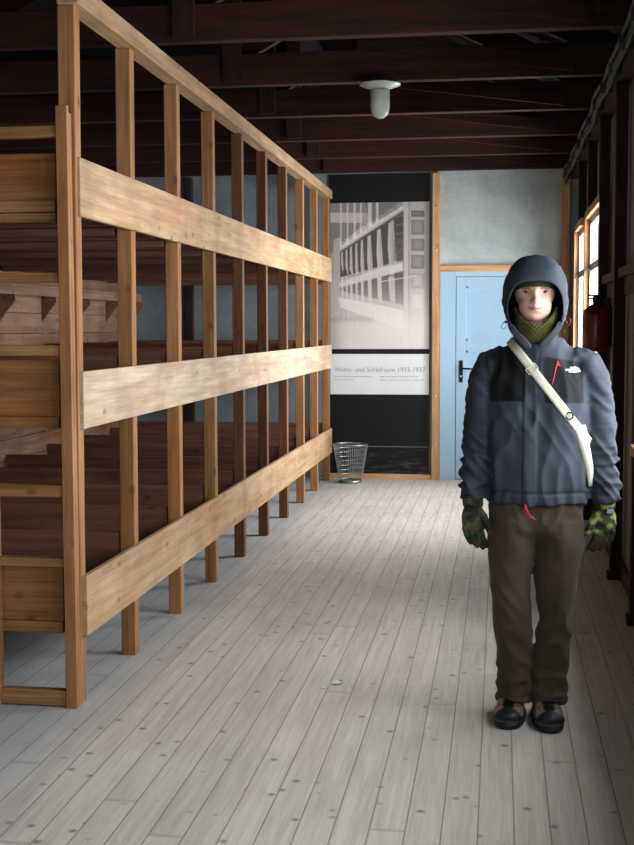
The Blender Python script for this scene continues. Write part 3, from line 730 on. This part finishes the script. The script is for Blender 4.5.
th_ = np.arctan2(v[:, 1], v[:, 0]-.018); kn = np.sin(th_*34 + 1.2*np.sin(v[:, 2]*60))*np.sin(v[:, 2]*420 + np.sin(th_*5)) 
v += nn*(.0026*kn + .006*nz(v, 18, 18, 26, 2))[:, None]; setv(sc, v)
c = np.tile(lin(76, 75, 42), (len(v), 1)); c = blend(c, sst(.1, -.8, kn)*.75, lin(50, 54, 26)); c = blend(c, sst(.0, .5, nz(v, 30, 30, 30, 5))*.3, lin(98, 94, 56)); setcol(sc, c)
put(sc, 'scarf', attr_mat('olive_knit', .95, .1))

# --- jacket
TR = [(.032, .012, .862, .190, .125, 2.3), (.032, .012, .868, .201, .136, 2.3), (.032, .012, .90, .200, .137, 2.3), (.031, .012, .935, .204, .139, 2.3), (.030, .012, 1.0, .207, .140, 2.3),
      (.030, .012, 1.1, .203, .138, 2.3), (.030, .012, 1.2, .207, .138, 2.3), (.030, .014, 1.30, .212, .135, 2.3), (.030, .016, 1.37, .205, .125, 2.3), (.030, .018, 1.42, .180, .108, 2.2), (.028, .018, 1.455, .145, .096, 2.1),
      (.025, .014, 1.485, .108, .094, 2), (.022, .01, 1.505, .094, .092, 2), (.020, .01, 1.512, .080, .08, 2)]
tb = MB().rings(TR, 64); tme = tb.mesh('t'); TBV = BVHTree.FromPolygons([q.co[:] for q in tme.vertices], [list(p.vertices) for p in tme.polygons])
mb = MB().rings(TR, 64)
SLV = [[(-.095, .014, 1.425, .050, .062), (-.15, .014, 1.400, .066, .072), (-.172, .014, 1.34, .070, .078), (-.184, .016, 1.25, .068, .074), (-.192, .016, 1.13, .066, .070), (-.203, .006, 1.02, .062, .064), (-.214, -.006, .93, .058, .058), (-.221, -.010, .885, .054, .054), (-.221, -.010, .872, .050, .050)],
       [(.155, .014, 1.425, .050, .062), (.212, .014, 1.402, .064, .072), (.240, .014, 1.34, .068, .078), (.256, .016, 1.25, .068, .074), (.268, .016, 1.13, .067, .070), (.279, .006, 1.02, .063, .064), (.288, -.006, .93, .059, .058), (.292, -.010, .885, .055, .054), (.292, -.010, .868, .050, .050)]]
for P in SLV: mb.tube([p[:3] for p in P], [(p[3], p[4]) for p in P], 28)
jk = remesh(mb, .0055, 16, 'jacket'); v, nn = VN(jk)
# smooth placket, folds and hem gathers
x, y, z = v.T; arm = np.maximum(sst(-.130, -.165, x), sst(.195, .225, x)); arm = np.where(z > 1.36, arm*.4, arm); front = sst(.0, -.04, y)
d = np.zeros(len(v))
a1 = nz(v, 7, 7, 3.0, 1); a2 = nz(v, 16, 12, 6, 4)
d += (1-arm)*(.011*a1 + .008*(.5-2*abs(a2)))
diag = np.array([noise.noise(((p[0]*1.0+p[2]*.7)*16, p[1]*5, (p[2]-p[0]*.6)*3)) for p in v])
d += (1-arm)*.0045*(.5-2*abs(diag))*sst(.95, 1.2, z)
b1 = nz(v, 4, 6, 30, 7); b2 = np.array([noise.noise((p[0]*7, p[1]*9, (p[2] + p[0]*.9)*19)) for p in v])
amt = .45 + .75*sst(1.20, 1.0, z)
d += arm*amt*(.013*(.4-2*abs(b2)) + .010*(.4-2*abs(b1)))
d += (1-arm)*.0012*np.sin(x*150 + 3*np.sin(z*30))*sst(.95, .89, z)
d -= (1-arm)*.006*G(z-.912, .007)
d -= arm*.005*G(z-.915, .006)
pk = sst(-.030, -.024, x)*sst(.026, .020, x)*front*sst(1.46, 1.43, z); d += .0045*pk
v += nn*d[:, None]; setv(jk, v); x, y, z = v.T
base = lin(51, 56, 65); blk = lin(14, 15, 18); c = np.tile(base, (len(v), 1))
c = blend(c, sst(-.10, .25, a1)*.15, lin(52, 58, 70))
m1 = inpoly(x, z, [(-.12, 1.515), (-.022, 1.425), (-.024, 1.265), (-.158, 1.262), (-.168, 1.35), (-.18, 1.43)])*front
m2 = inpoly(x, z, [(.042, 1.436), (.196, 1.412), (.199, 1.258), (.050, 1.262)])*front
yoke = sst(.02, -.01, x)*sst(1.425, 1.435, z + .0*x)*(x < -.02)*.0
c = blend(c, np.clip(m1+m2, 0, 1), blk)
slp = sst(-.175, -.20, x)*sst(1.05, 1.30, z)*.5; c = blend(c, sst(-.14, -.16, x)*.35, lin(40, 44, 52))  # viewer-left sleeve darkened, its shade is put into the fabric colour
seam = lambda px_, pz_: None
for zz, xa, xb in ((1.258, .05, .20), (1.438-.16*0, .045, .06)):
    c = blend(c, .6*front*G(z-zz, .0022)*((x > xa) & (x < xb)), lin(40, 46, 56))
c = blend(c, .7*front*(G(x+.031, .0022)+.35*G(x-.026, .002))*sst(1.44, 1.42, z), lin(28, 31, 38))
setcol(jk, c)
jm = attr_mat('shell_fabric', .72, .2, weave=.15)
jo = put(jk, 'jacket', jm, label='grey-blue shell jacket with black chest panels')
jco = [tuple(q.co + jo.parent.location - T0.translation) for q in jo.data.vertices]
JB = BVHTree.FromPolygons(jco, [list(p.vertices) for p in jo.data.polygons])
def front_y(x_, z_, off=.003):
    h = JB.ray_cast(Vector((x_, -.6, z_)), Vector((0, 1, 0)))[0]
    return (h.y if h else -.12) - off
# --- hood
n = 64
RG = [(.100, .128, 1.612, -.120, -.060, -.098), (.107, .140, 1.622, -.118, -.050, -.097), (.114, .154, 1.634, -.092, -.040, -.085), (.120, .166, 1.654, -.045, -.005, -.04), (.121, .168, 1.654, .02, .03, .02), (.112, .155, 1.662, .075, .075, .06), (.088, .125, 1.668, .115, .115, .10), (.05, .075, 1.672, .138, .138, .13), (.01, .015, 1.672, .145, .145, .145)]
vs = []
for a, h, cz, yt, ys, yb in RG:
    for k in range(n):
        t = 2*PI*k/n; ct, st_ = math.cos(t), math.sin(t)
        yy = ys + (yt-ys)*max(0, ct)**1.3 + (yb-ys)*max(0, -ct)**1.5
        q_ = max(0, 1 - (RG.index((a, h, cz, yt, ys, yb)))/4)      # squarer opening towards the rim
        xx = math.copysign(abs(st_)**((.86-.16*q_) if ct > 0 else 1.15), st_); ct2 = math.copysign(abs(ct)**(1-.22*q_ if ct > 0 else 1), ct)
        hh = (h - .020*q_) if ct > 0 else h
        vs.append((.015 + a*xx, yy, cz + hh*ct2))
mb = MB().add(vs, [(i*n+k, i*n+(k+1) % n, (i+1)*n+(k+1) % n, (i+1)*n+k) for i in range(len(RG)-1) for k in range(n)] + [tuple((len(RG)-1)*n+k for k in range(n))])
hd = evald(mb, [('SOLIDIFY', dict(thickness=.007, offset=1.0)), ('SUBSURF', dict(levels=2))], 'hood'); v, nn = VN(hd)
f1 = nz(v, 16, 10, 14, 3); v += nn*((.006*(.4-abs(f1)*1.6) + .003*nz(v, 34, 30, 30, 9))*sst(-.12, -.05, v[:, 1]))[:, None]
setv(hd, v); x, y, z = v.T; rad = np.hypot((x-.015)/.1, (z-1.63)/.14)
inner = ((nn[:, 0]*(x-.015) + nn[:, 2]*(z-1.65) + nn[:, 1]*(y-.02)) < 0)
c = np.tile(lin(48, 53, 62), (len(v), 1)); c[inner & ((z < 1.735) | (y > -.085))] = lin(26, 26, 30)
c = blend(c, (.8*G(x-.015, .075)*sst(1.765, 1.755, z)*sst(-.09, -.11, y))*0, blk); c = blend(c, .6*G(z-(1.775-3.2*(x-.015)**2), .0022)*sst(.0, -.03, y)*sst(1.70, 1.74, z), lin(40, 44, 52))
setcol(hd, c); ho = put(hd, 'hood', jm)
# open collar flaps below the hood
def flap(pts, colr, nm):
    vs = [(p[0], p[1], p[2]) for p in pts]; m = MB(); nrow = len(pts)//2
    m.add(vs, [(2*i, 2*i+1, 2*i+3, 2*i+2) for i in range(nrow-1)])
    me = evald(m, [('SOLIDIFY', dict(thickness=.007, offset=0)), ('SUBSURF', dict(levels=2))]); setcol(me, np.tile(colr, (len(me.vertices), 1))); put(me, nm, jm)
flap([(-.096, -.035, 1.565), (-.070, -.075, 1.566), (-.085, -.07, 1.53), (-.055, -.105, 1.535), (-.055, -.10, 1.495), (-.022, -.122, 1.508), (-.015, -.118, 1.46), (.010, -.128, 1.470)], lin(84, 90, 102), 'collar')
flap([(.125, -.035, 1.575), (.098, -.078, 1.575), (.118, -.07, 1.545), (.090, -.108, 1.548), (.085, -.10, 1.50), (.058, -.125, 1.515), (.035, -.118, 1.455), (.015, -.128, 1.475)], lin(26, 26, 30), 'collar')
redm = plain('red_cord', (196, 36, 52), .5); wht = plain('logo_white', (225, 228, 230), .6)
def cord(pts, r, mat, nm, parent):
    put(MB().tube(pts, r, 6).mesh(nm), nm, mat, parent)
cord([(.128, -.075, 1.575), (.142, -.09, 1.582), (.147, -.09, 1.567), (.138, -.085, 1.553), (.126, -.08, 1.552)], .0014, redm, 'drawcord', ho)
cord([(-.098, -.07, 1.572), (-.110, -.085, 1.560), (-.116, -.085, 1.547), (-.104, -.085, 1.540), (-.095, -.075, 1.552)], .0014, M['blackmetal'], 'drawcord', ho)
put(MB().ball((-.096, -.072, 1.566), (.006, .006, .005), 12, 8).mesh('toggle'), 'toggle', M['blackmetal'], ho)
put(MB().ball((.128, -.072, 1.566), (.006, .006, .005), 12, 8).mesh('toggle'), 'toggle', M['blackmetal'], ho)
# chest zip, logo, hem cord
def ontop(seq, off=.003): return [(a, front_y(a, b, off), b) for a, b in seq]
cord(ontop([(.098 - .020*t, 1.415-.085*t) for t in np.linspace(0, 1, 8)], .001), .0018, redm, 'zip', jo)
zp = ontop([(.090, 1.392), (.100, 1.422), (.112, 1.395), (.101, 1.402)], .005)
put(MB().add(zp + [(a, b+.003, c_) for a, b, c_ in zp], [(0, 1, 2, 3), (4, 7, 6, 5), (0, 4, 5, 1), (1, 5, 6, 2), (2, 6, 7, 3), (3, 7, 4, 0)]).mesh('zip_pull'), 'zip_pull', redm, jo, False)
cord([(-.020, front_y(-.02, .875)+.002, .872), (-.018, -.128, .855), (-.006, -.128, .833), (.008, -.126, .822), (.020, -.124, .812)], .0026, redm, 'hem_cord', jo)
cord([(-.016, front_y(-.016, .875)+.004, .872), (-.010, -.130, .848), (.002, -.129, .828)], .002, redm, 'hem_cord', jo)
# small stitched white emblem: three quarter arcs beside three rows of lettering
mb = MB(); lx0, lz0 = .163, 1.376
def pq(a, b): return (a, front_y(a, b, .0025), b)
for r0, r1 in ((.0035, .0095), (.0115, .0165), (.0185, .0235)):
    K = 10; outer = []; 
    for k in range(K+1):
        t = PI/2*k/K; outer.append((pq(lx0+r0*math.cos(t), lz0+r0*math.sin(t)*.85), pq(lx0+r1*math.cos(t), lz0+r1*math.sin(t)*.85)))
    for (a, b), (c_, d_) in zip(outer, outer[1:]):
        q = [a, b, d_, c_]; mb.add(q + [(p[0], p[1]+.002, p[2]) for p in q], [(0, 1, 2, 3), (4, 7, 6, 5), (0, 4, 5, 1), (1, 5, 6, 2), (2, 6, 7, 3), (3, 7, 4, 0)])
put(mb.mesh('emblem'), 'emblem', wht, jo, False)
cu = bpy.data.curves.new('t', 'FONT'); cu.body = 'THE\nNORTH\nFACE'; cu.size = .0088; cu.space_line = .82; cu.align_x = 'RIGHT'; cu.extrude = .0004; cu.offset = .0003
to = bpy.data.objects.new('t', cu); C.objects.link(to); bpy.context.view_layer.update()
me = bpy.data.meshes.new_from_object(to.evaluated_get(bpy.context.evaluated_depsgraph_get())); bpy.data.objects.remove(to)
for q in me.vertices:
    a, b, dz = q.co.x*1.15 + lx0 + .002, q.co.y + lz0 + .0135, q.co.z
    q.co = (a, front_y(a, b, .0026) - dz, b)
put(me, 'emblem_lettering', wht, jo, False)

# --- trousers
mb = MB()
mb.rings([(.03, .015, .97, .165, .105, 2.3), (.029, .015, .90, .178, .115, 2.3), (.029, .015, .82, .188, .120, 2.3), (.030, .015, .76, .190, .118, 2.4), (.031, .015, .715, .150, .065, 2.2)], 48)
LL = [(-.062, .015, .80, .094, .116), (-.068, .015, .70, .094, .108), (-.071, .014, .64, .088, .096), (-.073, .010, .56, .079, .088), (-.068, .006, .48, .076, .082), (-.059, .004, .40, .074, .078), (-.055, .010, .30, .070, .076), (-.051, .016, .20, .066, .076), (-.050, .016, .12, .067, .084), (-.050, .006, .068, .069, .098)]
LR = [(.122, .015, .80, .094, .116), (.124, .015, .70, .093, .108), (.115, .014, .64, .090, .096), (.109, .010, .56, .086, .088), (.110, .006, .48, .077, .082), (.109, .004, .40, .069, .078), (.099, .010, .30, .068, .076), (.089, .016, .20, .067, .076), (.085, .012, .12, .069, .086), (.085, .000, .068, .071, .102)]
for P in (LL, LR): mb.tube([p[:3] for p in P], [(p[3], p[4]) for p in P], 32)
tr = remesh(mb, .0065, 16, 'trousers'); v, nn = VN(tr); z = v[:, 2]
g1 = nz(v, 9, 7, 3.2, 11); g2 = np.array([noise.noise(((p[0]+p[2]*.35)*13, p[1]*6, (p[2]-abs(p[0]-.03)*.9)*9)) for p in v]); g3 = nz(v, 8, 8, 24, 13)
d = .009*g1 + .012*(.35-abs(g2)*1.6)*(.35+sst(.58, .42, z)+.8*sst(.66, .78, z)) + .012*(.35-abs(g3)*1.7)*sst(.30, .14, z)
d -= .004*G(z-.105, .004)
v += nn*d[:, None]; setv(tr, v); x, y, z = v.T
c = np.tile(lin(66, 55, 43), (len(v), 1)); c = blend(c, sst(-.1, .4, g1)*.25, lin(82, 69, 54)); c = blend(c, .6*G(x-.029, .003)*sst(.70, .73, z), lin(44, 36, 28))
c = blend(c, .5*G(z-.105, .003), lin(50, 42, 34)); setcol(tr, c)
put(tr, 'trousers', attr_mat('brown_canvas', .9, .15, weave=.3, wscale=500, sheen=.1))

# --- gloves: palm, four separate curled fingers, thumb
def glove(side, wx, wy, wz, bright):
    s = side                                     # +1: thumb towards -x (viewer-right hand)
    P = lambda a, b, c_: (wx + s*a, wy + b, wz + c_)
    m = MB(); m.tube([P(0, 0, .030), P(0, 0, .0), P(.0, 0, -.02)], [(.042, .038), (.040, .036), (.038, .032)], 24)
    m.tube([P(0, 0, .0), P(.001, -.002, -.03), P(.000, -.005, -.065), P(-.003, -.004, -.095)], [(.034, .028), (.041, .027), (.045, .025), (.042, .022)], 24)
    for k, (fx, ln) in enumerate(((-.032, .088), (-.0115, .096), (.0100, .090), (.0300, .074))):
        q = ln/.08; a = fx
        m.tube([P(a*.9, -.006, -.070), P(a, -.012, -.094), P(a-.004*q-.003, -.014+.004, -.094-.028*q), P(a-.014*q-.003, .000, -.094-.052*q), P(a-.024*q-.003, .012*q, -.094-.070*q)], [.0125, .0120, .0112, .0104, .0082], 14)
        m.ball(P(a, -.014, -.094), .0128, 14, 10)
    m.tube([P(-.022, -.006, -.018), P(-.041, -.014, -.045), P(-.056, -.020, -.074), P(-.066, -.020, -.100), P(-.069, -.018, -.112)], [.018, .0165, .0148, .0132, .0098], 14)
    g = remesh(m, .0032, 3, 'glove'); v, nn = VN(g)
    v += nn*(.0022*nz(v, 55, 55, 55, 3+s) - .004*G(v[:, 2]-(wz-.012), .005))[:, None]; setv(g, v)
    n1 = nz(v, 26, 26, 34, 5+s); n2 = nz(v, 30, 22, 28, 15+s); c = np.tile(lin(50, 55, 37), (len(v), 1))
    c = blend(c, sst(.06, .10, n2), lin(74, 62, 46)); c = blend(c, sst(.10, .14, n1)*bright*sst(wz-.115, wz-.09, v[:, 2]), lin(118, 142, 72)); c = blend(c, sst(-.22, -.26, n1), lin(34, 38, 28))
    c = blend(c, sst(.002, .012, v[:, 1]-wy)*sst(wz-.02, wz-.04, v[:, 2]), lin(30, 32, 26))
    c = blend(c, G(v[:, 2]-(wz-.012), .008)*.7, lin(34, 36, 32)); setcol(g, c)
    go = put(g, 'glove', attr_mat('camouflage_glove', .8, .2, weave=.2))
    put(MB().box(wx+s*.005, wx+s*.030, wy-.037, wy-.031, wz-.022, wz-.004, c=.001).mesh('strap_tab'), 'strap_tab', plain('tab_grey', (120, 126, 130), .6) if bright > .9 else M['blackmetal'], go, False)
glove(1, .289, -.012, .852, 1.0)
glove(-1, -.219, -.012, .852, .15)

# --- hiking boots
def boot(cx, cy, rot, lab):
    rm = Matrix.Translation((cx, cy, 0)) @ Matrix.Rotation(rot, 4, 'Z') @ Matrix.Diagonal((1.2, 1.07, 1.0, 1))
    m = MB(); P = [(-.145, .034, .022, .018), (-.135, .037, .038, .027), (-.108, .040, .048, .034), (-.07, .044, .049, .038), (-.035, .050, .046, .043), (.0, .058, .044, .050), (.05, .066, .043, .058), (.095, .060, .040, .052), (.122, .048, .028, .036)]
    m.tube([(0, a, b) for a, b, _, _ in P], [(c_, d_) for _, _, c_, d_ in P], 28, ref=(0, 0, 1))
    m.tube([(0, .045, .06), (0, .05, .11), (0, .05, .155)], [(.044, .052), (.044, .050), (.045, .052)], 24)
    m.rings([(0, -.01, .014, .046, .135, 2.6), (0, -.01, .045, .047, .134, 2.6)], 32)
    u = remesh(m, .0038, 3); v, nn = VN(u); x, y, z = v.T
    v += nn*(.0012*nz(v, 60, 60, 60, cx))[:, None]; setv(u, v)
    c = np.tile(lin(120, 100, 86), (len(v), 1)); navy = lin(16, 20, 29)
    c = blend(c, np.maximum(sst(-.085, -.092, y+.45*abs(x)+.012), sst(.046, .044, z)*sst(.0, -.06, y)), navy)
    c = blend(c, sst(.016, .012, abs(x))*sst(-.01, -.03, y), navy); c = blend(c, sst(.075, .08, z)*sst(-.01, .0, y)*.6, lin(110, 96, 86))
    c = blend(c, sst(.036, .032, z), lin(84, 78, 74)); setcol(u, c); u.transform(rm)
    b = put(u, 'boot', attr_mat('boot_leather', .5, .4))
    s = MB().rings([(0, -.010, 0, .046, .138, 2.6), (0, -.010, .004, .050, .144, 2.6), (0, -.010, .018, .052, .146, 2.6), (0, -.010, .024, .049, .142, 2.6)], 48)
    me = s.mesh('sole'); me.transform(rm); put(me, 'sole', plain('sole_rubber', (22, 22, 24), .6), b)
    ub = BVHTree.FromPolygons([q.co[:] for q in u.vertices], [list(p.vertices) for p in u.polygons]); inv = b.location
    def top(a, bb):
        w_ = rm @ Vector((a, bb, .3)); w0 = w_ + Vector((OX, OY, 0)) - pr.location
        h = ub.ray_cast(w0, Vector((0, 0, -1)))[0]
        return (w_.x, w_.y, (h.z if h else .1)+.002)
    la = MB()
    for i in range(5):
        ya = -.098 + i*.015
        la.tube([top(-.020, ya), top(0, ya+.004), top(.020, ya+.012)], .0017, 6); la.tube([top(.020, ya), top(0, ya+.004), top(-.020, ya+.012)], .0017, 6)
    put(la.mesh('lace'), 'lace', M['blackmetal'], b, False)
    for sg in (-1, 1):
        me = MB().tube([top(sg*.026, -.082), top(sg*.032, -.070)], .004, 8).mesh('eyelet'); put(me, 'eyelet', plain('eyelet_red', (150, 50, 46), .5), b)
boot(-.067, -.004, -.07, ''); boot(.075, -.026, .07, '')

# ================================================================ shoulder bag (worn across the body)
bag = thing('shoulder_bag', 'cream canvas shoulder bag worn across the person, strap over chest', 'bag', (OX+.2, OY-.05, 1.1))
cr = plain('cream_canvas', (184, 179, 160), .85, 0, .2, .08, 60, .2)
u_ = Vector((.617, 0, -.787)).normalized(); n_ = Vector((.787, 0, .617)).normalized(); cc = Vector((.031, .012, 1.352))
K = 72; vs = []; W = 5
for k in range(K):
    t = 2*PI*k/K; dr = (-Vector((0, 1, 0))*math.cos(t) + u_*math.sin(t)).normalized()
    for j in range(W):
        o_ = cc + n_*(.0165*(j/(W-1)*2-1)); h = TBV.ray_cast(o_ + dr*.9, -dr)[0]
        h2 = JB.ray_cast(o_ + dr*.9, -dr)[0] if math.cos(t) > .35 else None
        r0 = (h-o_).dot(dr) if h else .2
        if h2: r0 = max(r0, (h2-o_).dot(dr))
        vs.append((o_, dr, r0))
# smooth the radii along the loop
rr_ = np.array([q[2] for q in vs]).reshape(K, W); rr_ = np.tile(rr_.mean(1, keepdims=True), (1, W))*.5 + rr_*.5
for _ in range(3): rr_ = np.maximum(rr_, (np.roll(rr_, 1, 0)+np.roll(rr_, -1, 0))/2)
pin = [q[0] + q[1]*(r+.003) for q, r in zip(vs, rr_.ravel())]; pout = [q[0] + q[1]*(r+.0065) for q, r in zip(vs, rr_.ravel())]
m = MB(); fs = []; NV = K*W
for k in range(K):
    k2 = (k+1) % K
    for j in range(W-1): fs += [(k*W+j, k*W+j+1, k2*W+j+1, k2*W+j), (NV+k*W+j, NV+k2*W+j, NV+k2*W+j+1, NV+k*W+j+1)]
    fs += [(k*W, k2*W, NV+k2*W, NV+k*W), (k*W+W-1, NV+k*W+W-1, NV+k2*W+W-1, k2*W+W-1)]
m.add(pin+pout, fs); me = m.mesh('strap'); me.transform(T0); link('strap', me, cr, bag, True)
SB = BVHTree.FromPolygons([tuple(p) for p in pout+pin], [tuple((i+NV) % (2*NV) for i in f) for f in fs])
def onstrap(a, b, off):
    h = SB.ray_cast(Vector((a, -.6, b)), Vector((0, 1, 0)))[0]
    return Vector((a, (h.y if h else -.13) - off, b))
pc = onstrap(.002, 1.389, .003)
m = MB().tube([pc + n_*.021 - u_*.012, pc - n_*.021 - u_*.012, pc - n_*.021 + u_*.012, pc + n_*.021 + u_*.012], .0022, 6, closed=True)
me = m.mesh('slide_buckle'); me.transform(T0); link('slide_buckle', me, cr, bag, True)
pc = onstrap(.144, 1.212, .004)
m = MB().tube([pc + Vector((math.cos(t)*.013, -.003*math.cos(t), math.sin(t)*.013)) for t in np.linspace(0, 2*PI, 25)[:-1]], .0028, 8, closed=True)
me = m.mesh('ring'); me.transform(T0); link('ring', me, M['blackmetal'], bag, True)
m = MB(); I, J = 14, 12; vi = []; vo = []
for i in range(I+1):
    z_ = 1.175 - .24*i/I; t0 = math.radians(44 + 28*(i/I)**.8); t1 = math.radians(64 + 16*i/I)
    for j in range(J+1):
        t = t0 + (t1-t0)*j/J; dr = Vector((math.sin(t), -math.cos(t), 0)); o_ = Vector((.030, .012, z_)); h = TBV.ray_cast(o_ + dr*.6, -dr)[0]
        r = (h-o_).length; e = math.sin(PI*min(1, max(0, j/J)))**.4*math.sin(PI*(i+.3)/(I+.6))**.4
        vi.append(o_ + dr*(r+.002)); vo.append(o_ + dr*(r+.005+.016*e))
Wd = J+1; NN = len(vi); fs = []
for i in range(I):
    for j in range(J): fs += [(i*Wd+j, (i+1)*Wd+j, (i+1)*Wd+j+1, i*Wd+j+1), (NN+i*Wd+j, NN+i*Wd+j+1, NN+(i+1)*Wd+j+1, NN+(i+1)*Wd+j)]
    fs += [(i*Wd, NN+i*Wd, NN+(i+1)*Wd, (i+1)*Wd), (i*Wd+J, (i+1)*Wd+J, NN+(i+1)*Wd+J, NN+i*Wd+J)]
for j in range(J): fs += [(j, j+1, NN+j+1, NN+j), (I*Wd+j, NN+I*Wd+j, NN+I*Wd+j+1, I*Wd+j+1)]
m.add(vi+vo, fs); me = m.mesh('pouch'); me.transform(T0); bm = bmesh.new(); bm.from_mesh(me); bmesh.ops.recalc_face_normals(bm, faces=bm.faces[:]); bm.to_mesh(me); bm.free(); link('pouch', me, cr, bag, True)
